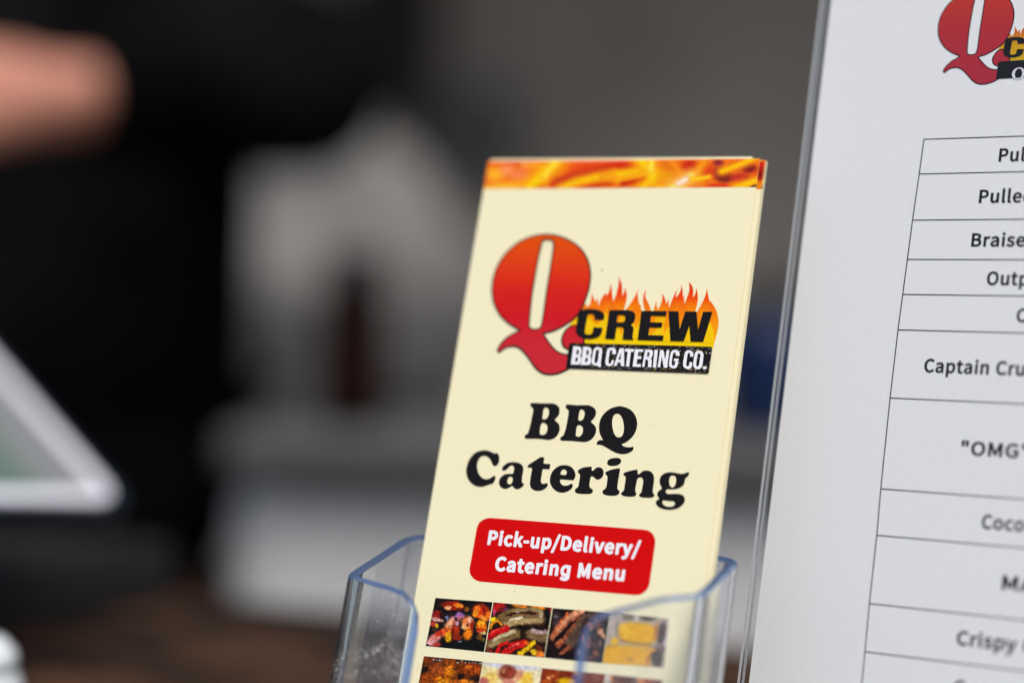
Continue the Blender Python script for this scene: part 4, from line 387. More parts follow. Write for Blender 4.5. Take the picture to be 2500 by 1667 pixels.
BAND = ([(130, 125), (4130, 82), (4080, 525), (85, 560)], (238, 112, 22), [
  ('e', 240, 330, 170, 110, 0, (250, 175, 42), 0.6),
  ('e', 430, 265, 125, 95, 0, (250, 150, 88), 0.6),
  ('e', 650, 360, 185, 115, 0, (243, 130, 78), 0.6),
  ('e', 520, 165, 170, 32, 0, (225, 95, 60), 0.6),
  ('e', 700, 185, 62, 42, 0, (250, 168, 95), 0.6),
  ('e', 860, 190, 150, 42, 0, (252, 168, 52), 0.6),
  ('e', 980, 220, 82, 42, 0, (248, 140, 62), 0.6),
  ('s', [(120, 560), (400, 525), (800, 525)], 117.85199999999999, (246, 152, 34), 0.95),
  ('s', [(120, 560), (400, 525), (800, 525)], 51.24, (250, 188, 48), 0.85),
  ('e', 130, 430, 44, 100, 0, (235, 122, 44), 0.6),
  ('e', 1280, 220, 200, 110, 0, (240, 102, 20), 0.6),
  ('e', 1750, 215, 430, 115, -8, (224, 72, 16), 0.6),
  ('e', 1200, 455, 112, 92, 0, (206, 55, 32), 0.6),
  ('s', [(1150, 475), (1400, 375), (1700, 310), (2000, 235)], 70.76, (188, 34, 26), 0.85),
  ('e', 2150, 200, 220, 74, 0, (205, 36, 12), 0.6),
  ('s', [(1300, 125), (1800, 125), (2250, 115)], 19.52, (245, 118, 80), 0.85),
  ('s', [(800, 535), (920, 415), (1000, 305), (1180, 140)], 185.19599999999997, (246, 163, 9), 0.95),
  ('s', [(800, 535), (920, 415), (1000, 305), (1180, 140)], 80.52, (250, 206, 6), 0.75),
  ('s', [(1010, 370), (1065, 270), (1170, 150)], 78.56799999999998, (249, 176, 39), 0.95),
  ('s', [(1010, 370), (1065, 270), (1170, 150)], 34.16, (255, 228, 55), 0.85),
  ('e', 970, 505, 120, 28, 0, (224, 134, 12), 0.6),
  ('s', [(1250, 560), (1500, 445), (1800, 372), (2100, 312), (2400, 262), (2560, 240)], 106.62799999999999, (243, 155, 12), 0.95),
  ('s', [(1250, 560), (1500, 445), (1800, 372), (2100, 312), (2400, 262), (2560, 240)], 46.36, (246, 192, 10), 0.8),
  ('s', [(1600, 545), (1900, 482), (2200, 442), (2400, 410)], 41.48, (208, 66, 12), 0.75),
  ('s', [(1900, 380), (2200, 400), (2300, 380)], 72.95599999999999, (240, 139, 18), 0.95),
  ('s', [(1900, 380), (2200, 400), (2300, 380)], 31.72, (240, 165, 20), 0.85),
  ('s', [(1900, 545), (2300, 520), (2480, 500)], 26.84, (226, 118, 22), 0.85),
  ('s', [(2111, 420), (2311, 372), (2511, 318)], 84.17999999999999, (243, 148, 19), 0.95),
  ('s', [(2111, 420), (2311, 372), (2511, 318)], 36.6, (246, 180, 22), 0.85),
  ('s', [(2171, 475), (2411, 428), (2551, 385)], 43.92, (196, 36, 12), 0.7),
  ('e', 2231, 200, 200, 62, 0, (207, 38, 12), 0.6),
  ('s', [(2111, 330), (2311, 290), (2471, 250)], 89.79199999999999, (244, 157, 12), 0.95),
  ('s', [(2111, 330), (2311, 290), (2471, 250)], 39.04, (247, 196, 10), 0.75),
  ('e', 2811, 340, 180, 120, 0, (231, 150, 12), 0.6),
  ('e', 2831, 195, 130, 92, 0, (226, 114, 16), 0.6),
  ('s', [(2431, 90), (2551, 200), (2611, 330), (2601, 450), (2501, 555)], 173.97199999999998, (245, 164, 12), 0.95),
  ('s', [(2431, 90), (2551, 200), (2611, 330), (2601, 450), (2501, 555)], 75.64, (249, 207, 10), 0.75),
  ('s', [(2591, 140), (2586, 260)], 78.56799999999998, (249, 179, 45), 0.95),
  ('s', [(2591, 140), (2586, 260)], 34.16, (255, 233, 66), 0.9),
  ('s', [(2651, 560), (2831, 535), (2991, 490)], 129.076, (241, 151, 18), 0.95),
  ('s', [(2651, 560), (2831, 535), (2991, 490)], 56.12, (242, 186, 20), 0.85),
  ('e', 3121, 200, 165, 125, 0, (222, 80, 18), 0.6),
  ('e', 3151, 215, 115, 100, 0, (196, 32, 14), 0.6),
  ('s', [(2891, 130), (2981, 290), (3061, 380)], 78.56799999999998, (240, 125, 18), 0.95),
  ('s', [(2891, 130), (2981, 290), (3061, 380)], 34.16, (241, 142, 20), 0.85),
  ('e', 3391, 270, 130, 130, 0, (217, 66, 26), 0.6),
  ('e', 3291, 490, 130, 56, 0, (236, 124, 20), 0.6),
  ('s', [(3151, 385), (3271, 270), (3336, 150), (3376, 80)], 89.79199999999999, (240, 130, 18), 0.95),
  ('s', [(3151, 385), (3271, 270), (3336, 150), (3376, 80)], 39.04, (241, 150, 20), 0.8),
  ('s', [(2891, 560), (3031, 455), (3161, 365)], 145.91199999999998, (246, 179, 72), 0.95),
  ('s', [(2891, 560), (3031, 455), (3161, 365)], 63.44, (250, 232, 110), 0.85),
  ('s', [(2991, 465), (3111, 400)], 67.344, (247, 184, 135), 0.95),
  ('s', [(2991, 465), (3111, 400)], 29.28, (252, 240, 215), 0.9),
  ('s', [(3171, 405), (3311, 392), (3421, 365)], 47.70199999999999, (246, 167, 19), 0.95),
  ('s', [(3171, 405), (3311, 392), (3421, 365)], 20.74, (250, 212, 22), 0.85),
  ('e', 3811, 200, 250, 90, -15, (206, 58, 46), 0.6),
  ('e', 3551, 150, 85, 55, 0, (140, 40, 46), 0.6),
  ('e', 3561, 280, 85, 90, 0, (160, 48, 46), 0.6),
  ('e', 3641, 375, 150, 90, 0, (120, 30, 32), 0.6),
  ('e', 3591, 500, 220, 36, 0, (216, 58, 22), 0.6),
  ('e', 3871, 380, 180, 84, 0, (196, 50, 36), 0.6),
  ('e', 3981, 235, 120, 76, 0, (134, 30, 32), 0.6),
  ('e', 4076, 340, 60, 70, 0, (212, 62, 30), 0.6),
  ('s', [(3601, 282), (3761, 212), (3911, 150), (4041, 80)], 84.17999999999999, (246, 155, 12), 0.95),
  ('s', [(3601, 282), (3761, 212), (3911, 150), (4041, 80)], 36.6, (250, 192, 10), 0.8),
  ('s', [(3771, 545), (3961, 472), (4111, 405)], 92.59799999999998, (246, 157, 13), 0.95),
  ('s', [(3771, 545), (3961, 472), (4111, 405)], 40.26, (250, 196, 12), 0.75),
  ('e', 4041, 515, 66, 20, -18, (40, 20, 12), 0.6),
  ('e', 3231, 535, 60, 10, 0, (170, 60, 20), 0.6)])

# ---------------------------------------------------------------- helpers
INK = 0.92                                                            # printed ink reflects a little less than its swatch
def lin(c):
    return tuple(((x/255)/12.92 if x/255 <= 0.04045 else (((x/255)+0.055)/1.055)**2.4) for x in c)

def tag(o, label=None, cat=None, group=None, kind=None):
    if label: o['label'] = label
    if cat: o['category'] = cat
    if group: o['group'] = group
    if kind: o['kind'] = kind
    return o

def empty(name, mat=None, loc=None):
    o = bpy.data.objects.new(name, None); COL.objects.link(o); o.empty_display_size = 0.02
    if mat is not None: o.matrix_world = mat
    if loc is not None: o.location = loc
    return o

def link_mesh(name, me, mats, parent=None, smooth=False):
    o = bpy.data.objects.new(name, me); COL.objects.link(o)
    for m in (mats if isinstance(mats, (list, tuple)) else [mats]): me.materials.append(m)
    if parent is not None: o.parent = parent
    if smooth:
        for p in me.polygons: p.use_smooth = True
    return o

def from_bm(name, bm, mats, parent=None, smooth=False):
    me = bpy.data.meshes.new(name); bm.normal_update(); bm.to_mesh(me); bm.free()
    return link_mesh(name, me, mats, parent, smooth)

def box_bm(x0, x1, y0, y1, z0, z1, bev=0.0, seg=2, bm=None):
    bm2 = bmesh.new()
    r = bmesh.ops.create_cube(bm2, size=1.0)
    for v in r['verts']:
        v.co = Vector(((x0+x1)/2 + v.co.x*(x1-x0), (y0+y1)/2 + v.co.y*(y1-y0), (z0+z1)/2 + v.co.z*(z1-z0)))
    if bev > 0:
        bmesh.ops.bevel(bm2, geom=list(bm2.edges), offset=bev, segments=seg, profile=0.5, affect='EDGES')
    if bm is None: return bm2
    me = bpy.data.meshes.new('tmp'); bm2.to_mesh(me); bm2.free(); bm.from_mesh(me); bpy.data.meshes.remove(me)
    return bm

def lathe_bm(profile, n=48, cx=0, cy=0, cz=0, bm=None):
    bm = bm or bmesh.new(); rings = []
    for (r, z) in profile:
        if r < 1e-6: rings.append([bm.verts.new((cx, cy, cz+z))])
        else: rings.append([bm.verts.new((cx+r*math.cos(2*math.pi*k/n), cy+r*math.sin(2*math.pi*k/n), cz+z)) for k in range(n)])
    for a, b in zip(rings, rings[1:]):
        for k in range(n):
            k2 = (k+1) % n
            if len(a) == 1 and len(b) == 1: continue
            if len(a) == 1: bm.faces.new((a[0], b[k2], b[k]))
            elif len(b) == 1: bm.faces.new((a[k], a[k2], b[0]))
            else: bm.faces.new((a[k], a[k2], b[k2], b[k]))
    bmesh.ops.recalc_face_normals(bm, faces=bm.faces)
    return bm

def node_mat(name):
    m = bpy.data.materials.new(name); m.use_nodes = True
    nt = m.node_tree; return m, nt, nt.nodes, nt.links, nt.nodes['Principled BSDF']

def simple(name, col, rough=0.5, metal=0.0, spec=0.5, noise=0.0, scale=40.0, bump=0.0, bscale=200.0, coat=0.0):
    m, nt, N, L, P = node_mat(name)
    P.inputs['Roughness'].default_value = rough; P.inputs['Metallic'].default_value = metal
    P.inputs['Specular IOR Level'].default_value = spec; P.inputs['Coat Weight'].default_value = coat
    P.inputs['Base Color'].default_value = (*col, 1)
    tc = N.new('ShaderNodeTexCoord')
    if noise > 0:
        n = N.new('ShaderNodeTexNoise'); n.inputs['Scale'].default_value = scale; n.inputs['Detail'].default_value = 6
        L.new(tc.outputs['Object'], n.inputs['Vector'])
        r = N.new('ShaderNodeValToRGB'); r.color_ramp.elements[0].position = 0.3; r.color_ramp.elements[1].position = 0.7
        r.color_ramp.elements[0].color = (*[c*(1-noise) for c in col], 1); r.color_ramp.elements[1].color = (*[min(1, c*(1+noise)) for c in col], 1)
        L.new(n.outputs['Fac'], r.inputs['Fac']); L.new(r.outputs['Color'], P.inputs['Base Color'])
    if bump > 0:
        n2 = N.new('ShaderNodeTexNoise'); n2.inputs['Scale'].default_value = bscale; n2.inputs['Detail'].default_value = 4
        L.new(tc.outputs['Object'], n2.inputs['Vector'])
        b = N.new('ShaderNodeBump'); b.inputs['Strength'].default_value = bump; b.inputs['Distance'].default_value = 0.0004
        L.new(n2.outputs['Fac'], b.inputs['Height']); L.new(b.outputs['Normal'], P.inputs['Normal'])
    return m

def ramp_mat(name, axis, lo, hi, stops, rough=0.42, mott=0.10, mscale=160.0):
    """ink whose printed colour runs along one axis of the sheet"""
    m, nt, N, L, P = node_mat(name)
    P.inputs['Roughness'].default_value = rough; P.inputs['Specular IOR Level'].default_value = 0.08
    tc = N.new('ShaderNodeTexCoord'); sx = N.new('ShaderNodeSeparateXYZ'); L.new(tc.outputs['Object'], sx.inputs['Vector'])
    mr = N.new('ShaderNodeMapRange'); mr.inputs['From Min'].default_value = lo; mr.inputs['From Max'].default_value = hi
    L.new(sx.outputs[axis], mr.inputs['Value'])
    n = N.new('ShaderNodeTexNoise'); n.inputs['Scale'].default_value = mscale; n.inputs['Detail'].default_value = 3
    L.new(tc.outputs['Object'], n.inputs['Vector'])
    ma = N.new('ShaderNodeMath'); ma.operation = 'MULTIPLY_ADD'; ma.inputs[1].default_value = mott; 
    L.new(n.outputs['Fac'], ma.inputs[0]); L.new(mr.outputs['Result'], ma.inputs[2])
    su = N.new('ShaderNodeMath'); su.operation = 'SUBTRACT'; su.inputs[1].default_value = mott*0.5; L.new(ma.outputs[0], su.inputs[0])
    r = N.new('ShaderNodeValToRGB'); els = r.color_ramp.elements
    els[0].position = stops[0][0]; els[0].color = (*[INK*x for x in lin(stops[0][1])], 1)
    els[1].position = stops[-1][0]; els[1].color = (*[INK*x for x in lin(stops[-1][1])], 1)
    for p, c in stops[1:-1]:
        e = els.new(p); e.color = (*[INK*x for x in lin(c)], 1)
    L.new(su.outputs[0], r.inputs['Fac']); L.new(r.outputs['Color'], P.inputs['Base Color'])
    return m

def ink(name, c, rough=0.4, noise=0.12):
    return simple(name, [INK*x for x in lin(c)], rough, spec=0.08, noise=noise, scale=900.0)

def vcol_mat(name, rough=0.4):
    m, nt, N, L, P = node_mat(name)
    a = N.new('ShaderNodeAttribute'); a.attribute_name = 'print'
    L.new(a.outputs['Color'], P.inputs['Base Color']); P.inputs['Roughness'].default_value = rough; P.inputs['Specular IOR Level'].default_value = 0.08
    return m

MM = 0.001
def dec(s): return [(float(a)*1e-5, float(b)*1e-5) for a, b in (t.split(',') for t in s.split())]

def in_poly(p, poly):
    r = False; x, y = p
    for (a, b), (c, d) in zip(poly, poly[1:]+poly[:1]):
        if (b > y) != (d > y) and x < a+(y-b)*(c-a)/(d-b): r = not r
    return r

def fill_mesh(name, contours, w):
    """flat filled shape with holes, from closed outlines; touching letters are filled one by one"""
    outers = []
    depth = [sum(1 for k, d in enumerate(contours) if k != i and all(in_poly(p, d) for p in c[::max(1, len(c)//6)])) for i, c in enumerate(contours)]
    groups = [[c]+[d for j, d in enumerate(contours) if depth[j] % 2 == 1 and in_poly(d[0], c)] for i, c in enumerate(contours) if depth[i] % 2 == 0]
    out = bmesh.new()
    for grp in groups:
        cu = bpy.data.curves.new(name, 'CURVE'); cu.dimensions = '2D'; cu.fill_mode = 'BOTH'
        for c in grp:
            s = cu.splines.new('POLY'); s.points.add(len(c)-1); s.use_cyclic_u = True
            for p, (x, y) in zip(s.points, c): p.co = (x*1000, y*1000, 0, 1)      # filled in millimetres, for precision
        ob = bpy.data.objects.new(name, cu); COL.objects.link(ob)
        dg = bpy.context.evaluated_depsgraph_get(); dg.update()
        me = bpy.data.meshes.new_from_object(ob.evaluated_get(dg))
        bpy.data.objects.remove(ob); bpy.data.curves.remove(cu)
        bm = bmesh.new(); bm.from_mesh(me); bmesh.ops.remove_doubles(bm, verts=bm.verts, dist=1e-4)
        bm.to_mesh(me); bm.free(); out.from_mesh(me); bpy.data.meshes.remove(me)
    for v in out.verts: v.co = Vector((v.co.x*MM, v.co.y*MM, w))
    out.normal_update()
    for f in out.faces:
        if f.normal.z < 0: f.normal_flip()
    me = bpy.data.meshes.new(name); out.to_mesh(me); out.free()
    return me

def layer(name, contours, w, mat, parent):
    return link_mesh(name, fill_mesh(name, contours, w), mat, parent)

def text_contours(font, off, s, u, v, cap, width=None, xs=1.0):
    k = cap/(257+2*off); x = 0.0; raw = []
    for ch in s:
        if ch == ' ': x += 95+off*0.5; continue
        adv, cs = font[ch]
        for c in cs:
            raw.append([(x+float(a), float(b)) for a, b in (t.split(',') for t in c.split())])
        x += adv+off*1.3
    x0 = min(p[0] for c in raw for p in c); x1 = max(p[0] for c in raw for p in c)
    kx = k*xs if width is None else width/(x1-x0)
    return [[(u+(px-x0)*kx, v+(py+off)*k) for px, py in c] for c in raw]

# painter for printed pictures: composites soft ellipses and strokes on a fine grid
def paint(quad_px, strokes, bg, nx, ny, seed, grain):
    s, t = np.meshgrid(np.linspace(0, 1, nx), np.linspace(0, 1, ny))
    q = np.array(quad_px, float)
    P = (q[0][None, None]*((1-s)*(1-t))[..., None] + q[1][None, None]*(s*(1-t))[..., None]
         + q[2][None, None]*(s*t)[..., None] + q[3][None, None]*((1-s)*t)[..., None])
    rng = np.random.default_rng(seed)
    def vnoise(scale):
        g = rng.random((64, 64)); x = P[..., 0]/scale; y = P[..., 1]/scale
        xi = np.floor(x).astype(int); yi = np.floor(y).astype(int); fx = x-xi; fy = y-yi
        fx = fx*fx*(3-2*fx); fy = fy*fy*(3-2*fy)
        f = lambda a, b: g[(yi+b) % 64, (xi+a) % 64]
        return (f(0, 0)*(1-fx)+f(1, 0)*fx)*(1-fy)+(f(0, 1)*(1-fx)+f(1, 1)*fx)*fy
    wx = (vnoise(60)-0.5)*grain*40 + (vnoise(22)-0.5)*grain*26
    wy = (vnoise(60)-0.5)*grain*40 + (vnoise(22)-0.5)*grain*26
    X = P[..., 0]+wx; Y = P[..., 1]+wy
    C = np.ones((ny, nx, 3))*np.array(bg, float)
    def sm(a, b, x):
        k = np.clip((x-a)/(b-a), 0, 1); return k*k*(3-2*k)
    for e in strokes:
        if e[0] == 'e':
            _, cx, cy, rx, ry, ro, c, so = e
            ca, sa = math.cos(R(ro)), math.sin(R(ro)); dx, dy = X-cx, Y-cy
            d = np.hypot((dx*ca+dy*sa)/rx, (-dx*sa+dy*ca)/ry)
        else:
            _, pts, hw, c, so = e; d = np.full(X.shape, 1e9)
            for (ax, ay), (bx, by) in zip(pts, pts[1:]):
                vx, vy = bx-ax, by-ay
                k = np.clip(((X-ax)*vx+(Y-ay)*vy)/(vx*vx+vy*vy), 0, 1)
                d = np.minimum(d, np.hypot(X-ax-k*vx, Y-ay-k*vy))
            d = d/hw
        a = 1-sm(1-so, 1+so*0.6, d)
        C = C*(1-a[..., None]) + np.array(c, float)*a[..., None]
    n = (vnoise(14)-0.5)*0.55 + (vnoise(30)-0.5)*0.5 + (vnoise(7)-0.5)*0.35
    C = C*(1+grain*n[..., None])
    hl = np.clip((vnoise(12)-0.80)*5, 0, 1)*grain*0.55
    C = C + (255-C)*(hl*np.clip(C.max(-1)/255-0.25, 0, 1))[..., None]*1.3
    C = np.clip(C, 0, 255)/255.0; g_ = C.mean(-1, keepdims=True)
    C = np.clip(g_+(C-g_)*1.04, 0, 1)**(1.14 if grain > 0.12 else 1.0)                              # press contrast
    return C*255.0, s, t

def picture(name, plane_quad, quad_px, bg, strokes, w, mat, parent, nx, ny, seed, grain=0.6):
    C, s, t = paint(quad_px, strokes, bg, nx, ny, seed, grain)
    q = np.array(plane_quad, float)*MM
    P = (q[0]*((1-s)*(1-t))[..., None]+q[1]*(s*(1-t))[..., None]+q[2]*(s*t)[..., None]+q[3]*((1-s)*t)[..., None])
    V = np.concatenate([P.reshape(-1, 2), np.full((nx*ny, 1), w)], 1)
    F = [(j*nx+i, (j+1)*nx+i, (j+1)*nx+i+1, j*nx+i+1) for j in range(ny-1) for i in range(nx-1)]
    me = bpy.data.meshes.new(name); me.from_pydata(V.tolist(), [], F); me.update()
    c = C.reshape(-1, 3)/255.0
    c = np.where(c <= 0.04045, c/12.92, ((c+0.055)/1.055)**2.4)
    at = me.color_attributes.new('print', 'FLOAT_COLOR', 'POINT')
    c = c*0.92
    at.data.foreach_set('color', np.concatenate([c, np.ones((len(c), 1))], 1).astype(np.float32).ravel())
    return link_mesh(name, me, mat, parent)

# ---------------------------------------------------------------- materials
def paper_mat(name, col, mott=0.02):
    m, nt, N, L, P = node_mat(name)
    P.inputs['Roughness'].default_value = 0.5; P.inputs['Specular IOR Level'].default_value = 0.15
    tc = N.new('ShaderNodeTexCoord')
    n = N.new('ShaderNodeTexNoise'); n.inputs['Scale'].default_value = 700; n.inputs['Detail'].default_value = 6; n.inputs['Roughness'].default_value = 0.7
    L.new(tc.outputs['Object'], n.inputs['Vector'])
    r = N.new('ShaderNodeValToRGB'); r.color_ramp.elements[0].position = 0.25; r.color_ramp.elements[1].position = 0.75
    r.color_ramp.elements[0].color = (*[c*(1-mott*1.6) for c in col], 1); r.color_ramp.elements[1].color = (*[c*(1+mott) for c in col], 1)
    L.new(n.outputs['Fac'], r.inputs['Fac']); L.new(r.outputs['Color'], P.inputs['Base Color'])
    b = N.new('ShaderNodeBump'); b.inputs['Strength'].default_value = 0.08; b.inputs['Distance'].default_value = 0.0002
    n2 = N.new('ShaderNodeTexNoise'); n2.inputs['Scale'].default_value = 2500; L.new(tc.outputs['Object'], n2.inputs['Vector'])
    L.new(n2.outputs['Fac'], b.inputs['Height']); L.new(b.outputs['Normal'], P.inputs['Normal'])
    return m

M_CREAM = paper_mat('cream_paper', (0.845, 0.785, 0.52))
M_WHITE_PAPER = paper_mat('white_paper', (0.90, 0.90, 0.895))
M_BLACK_INK = ink('black_ink', (25, 24, 26), 0.38, 0.25)
M_LINE_INK = ink('table_line_ink', (24, 21, 26), 0.5, 0.1)
M_TEXT_INK = ink('toner', (26, 20, 22), 0.5, 0.1)
M_RED = ink('red_ink', (212, 4, 4), 0.38, 0.05)
M_WHITE_INK = simple('white_unprinted', (0.80, 0.79, 0.83), 0.45, spec=0.15, noise=0.02, scale=900.0)
M_PRINT = vcol_mat('picture_ink')
M_Q = ramp_mat('letter_red_gradient', 'Y', -0.0640, -0.0225, [(0.0, (200, 40, 50)), (0.26, (206, 24, 32)), (0.46, (214, 32, 24)), (0.66, (222, 58, 18)), (0.86, (224, 78, 4)), (1.0, (230, 94, 0))])
M_FLAME = ramp_mat('flame_gradient', 'Y', -0.0615, -0.0335, [(0.0, (246, 208, 0)), (0.24, (248, 196, 4)), (0.40, (248, 138, 4)), (0.54, (240, 76, 4)), (0.70, (226, 34, 8)), (1.0, (196, 16, 10))], mott=0.06)
M_FLAME_O = ramp_mat('flame_orange_gradient', 'Y', -0.0615, -0.0335, [(0.0, (248, 176, 6)), (0.28, (248, 146, 6)), (0.48, (240, 104, 6)), (0.68, (226, 72, 8)), (1.0, (208, 50, 8))], mott=0.06)
M_FLAME_Y = ink('flame_yellow', (246, 200, 6), 0.4, 0.03)
M_MENU_Q = ramp_mat('menu_letter_gradient', 'Y', 0.0195, 0.052, [(0.0, (186, 44, 62)), (0.45, (192, 46, 56)), (0.8, (206, 58, 40)), (1.0, (214, 92, 30))], mott=0.08, mscale=260)

def acrylic(name, tint=(0.985, 0.99, 0.995), rough=0.0, dust=0.0):
    m, nt, N, L, P = node_mat(name); N.remove(P)
    out = N['Material Output']
    g = N.new('ShaderNodeBsdfGlass'); g.inputs['Color'].default_value = (*tint, 1); g.inputs['IOR'].default_value = 1.49; g.inputs['Roughness'].default_value = rough
    last = g.outputs[0]
    if dust > 0:
        d = N.new('ShaderNodeBsdfDiffuse'); d.inputs['Color'].default_value = (0.75, 0.72, 0.68, 1)
        tc = N.new('ShaderNodeTexCoord'); n1 = N.new('ShaderNodeTexNoise'); n1.inputs['Scale'].default_value = 1500; n1.inputs['Detail'].default_value = 2
        n2 = N.new('ShaderNodeTexNoise'); n2.inputs['Scale'].default_value = 55; n2.inputs['Detail'].default_value = 5; n2.inputs['Roughness'].default_value = 0.75
        L.new(tc.outputs['Object'], n1.inputs['Vector']); L.new(tc.outputs['Object'], n2.inputs['Vector'])
        a = N.new('ShaderNodeMapRange'); a.inputs['From Min'].default_value = 0.55; a.inputs['From Max'].default_value = 0.66; L.new(n1.outputs['Fac'], a.inputs['Value'])
        b = N.new('ShaderNodeMapRange'); b.inputs['From Min'].default_value = 0.50; b.inputs['From Max'].default_value = 0.66; L.new(n2.outputs['Fac'], b.inputs['Value'])
        mu = N.new('ShaderNodeMath'); mu.operation = 'MULTIPLY'; L.new(a.outputs[0], mu.inputs[0]); L.new(b.outputs[0], mu.inputs[1])
        m2 = N.new('ShaderNodeMath'); m2.operation = 'MULTIPLY_ADD'; m2.inputs[1].default_value = dust; m2.inputs[2].default_value = 0.014; L.new(mu.outputs[0], m2.inputs[0])
        mix = N.new('ShaderNodeMixShader'); L.new(m2.outputs[0], mix.inputs['Fac']); L.new(g.outputs[0], mix.inputs[1]); L.new(d.outputs[0], mix.inputs[2])
        last = mix.outputs[0]
    L.new(last, out.inputs['Surface'])
    return m
M_ACRYLIC = acrylic('clear_moulded_acrylic', (0.965, 0.975, 0.99), 0.0, 0.9); [x for x in M_ACRYLIC.node_tree.nodes if x.type == 'BSDF_GLASS'][0].inputs['IOR'].default_value = 1.40
M_RIM = acrylic('blue_lit_acrylic_edge', (0.55, 0.69, 0.97), 0.10)
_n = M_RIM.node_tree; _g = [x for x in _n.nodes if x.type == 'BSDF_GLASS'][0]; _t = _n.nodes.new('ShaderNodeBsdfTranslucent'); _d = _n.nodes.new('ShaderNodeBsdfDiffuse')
_t.inputs['Color'].default_value = (0.34, 0.52, 0.95, 1); _d.inputs['Color'].default_value = (0.34, 0.50, 0.90, 1)  # blue painted in for sky light carried and reflected by the edge
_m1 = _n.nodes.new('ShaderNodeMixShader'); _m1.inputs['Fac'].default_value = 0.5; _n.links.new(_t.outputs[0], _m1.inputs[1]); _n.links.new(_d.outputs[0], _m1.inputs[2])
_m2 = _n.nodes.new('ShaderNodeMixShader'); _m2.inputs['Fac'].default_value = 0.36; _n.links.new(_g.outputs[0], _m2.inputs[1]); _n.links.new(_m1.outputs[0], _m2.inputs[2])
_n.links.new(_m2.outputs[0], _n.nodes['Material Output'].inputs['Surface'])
def clear_plate(name, tint):
    m, nt, N, L, P = node_mat(name); N.remove(P)
    t = N.new('ShaderNodeBsdfTransparent'); t.inputs['Color'].default_value = (*tint, 1)
    g = N.new('ShaderNodeBsdfGlossy'); g.inputs['Roughness'].default_value = 0.03
    lw_ = N.new('ShaderNodeLayerWeight'); pw = N.new('ShaderNodeMath'); pw.operation = 'POWER'; pw.inputs[1].default_value = 5.0; L.new(lw_.outputs['Facing'], pw.inputs[0])
    f = N.new('ShaderNodeMath'); f.operation = 'MULTIPLY_ADD'; f.inputs[1].default_value = 0.96; f.inputs[2].default_value = 0.014; L.new(pw.outputs[0], f.inputs[0])
    mx = N.new('ShaderNodeMixShader'); L.new(f.outputs[0], mx.inputs['Fac']); L.new(t.outputs[0], mx.inputs[1]); L.new(g.outputs[0], mx.inputs[2])
    L.new(mx.outputs[0], N['Material Output'].inputs['Surface']); return m
M_SHEET = clear_plate('clear_acrylic_sheet', (0.985, 0.99, 0.995))
M_SAWN = acrylic('sawn_acrylic_edge', (0.80, 0.86, 0.90), 0.22)
_n = M_SAWN.node_tree; _g = [x for x in _n.nodes if x.type == 'BSDF_GLASS'][0]; _d = _n.nodes.new('ShaderNodeBsdfDiffuse'); _d.inputs['Color'].default_value = (0.80, 0.82, 0.83, 1)
_m1 = _n.nodes.new('ShaderNodeMixShader'); _m1.inputs['Fac'].default_value = 0.55; _n.links.new(_g.outputs[0], _m1.inputs[1]); _n.links.new(_d.outputs[0], _m1.inputs[2]); _n.links.new(_m1.outputs[0], _n.nodes['Material Output'].inputs['Surface'])

# ---------------------------------------------------------------- setting
ZC = -0.157
ZG = -1.087
m, nt, N, L, P = node_mat('dark_stained_wood')
tc = N.new('ShaderNodeTexCoord'); mp = N.new('ShaderNodeMapping'); mp.inputs['Scale'].default_value = (3, 7, 1); L.new(tc.outputs['Object'], mp.inputs['Vector'])
n1 = N.new('ShaderNodeTexNoise'); n1.inputs['Scale'].default_value = 3.0; n1.inputs['Detail'].default_value = 7; n1.inputs['Distortion'].default_value = 1.2; L.new(mp.outputs[0], n1.inputs['Vector'])
n2 = N.new('ShaderNodeTexNoise'); n2.inputs['Scale'].default_value = 14.0; n2.inputs['Detail'].default_value = 2; L.new(tc.outputs['Object'], n2.inputs['Vector'])
ad = N.new('ShaderNodeMath'); ad.operation = 'MULTIPLY_ADD'; ad.inputs[1].default_value = 0.45; L.new(n1.outputs['Fac'], ad.inputs[0]); 
mu = N.new('ShaderNodeMath'); mu.operation = 'MULTIPLY'; mu.inputs[1].default_value = 0.55; L.new(n2.outputs['Fac'], mu.inputs[0]); L.new(mu.outputs[0], ad.inputs[2])
cr = N.new('ShaderNodeValToRGB'); cr.color_ramp.elements[0].position = 0.42; cr.color_ramp.elements[1].position = 0.62
cr.color_ramp.elements[0].color = (0.008, 0.0055, 0.004, 1); cr.color_ramp.elements[1].color = (0.085, 0.040, 0.021, 1)
L.new(ad.outputs[0], cr.inputs['Fac']); L.new(cr.outputs['Color'], P.inputs['Base Color']); P.inputs['Roughness'].default_value = 0.75; P.inputs['Specular IOR Level'].default_value = 0.15
M_WOOD = m

gm = simple('concrete_ground', (0.16, 0.155, 0.15), 0.9, noise=0.25, scale=3)
bm = bmesh.new(); vs = [bm.verts.new(p) for p in ((-60, -60, ZG), (60, -60, ZG), (60, 60, ZG), (-60, 60, ZG))]; bm.faces.new(vs)
tag(from_bm('ground', bm, gm), kind='structure')

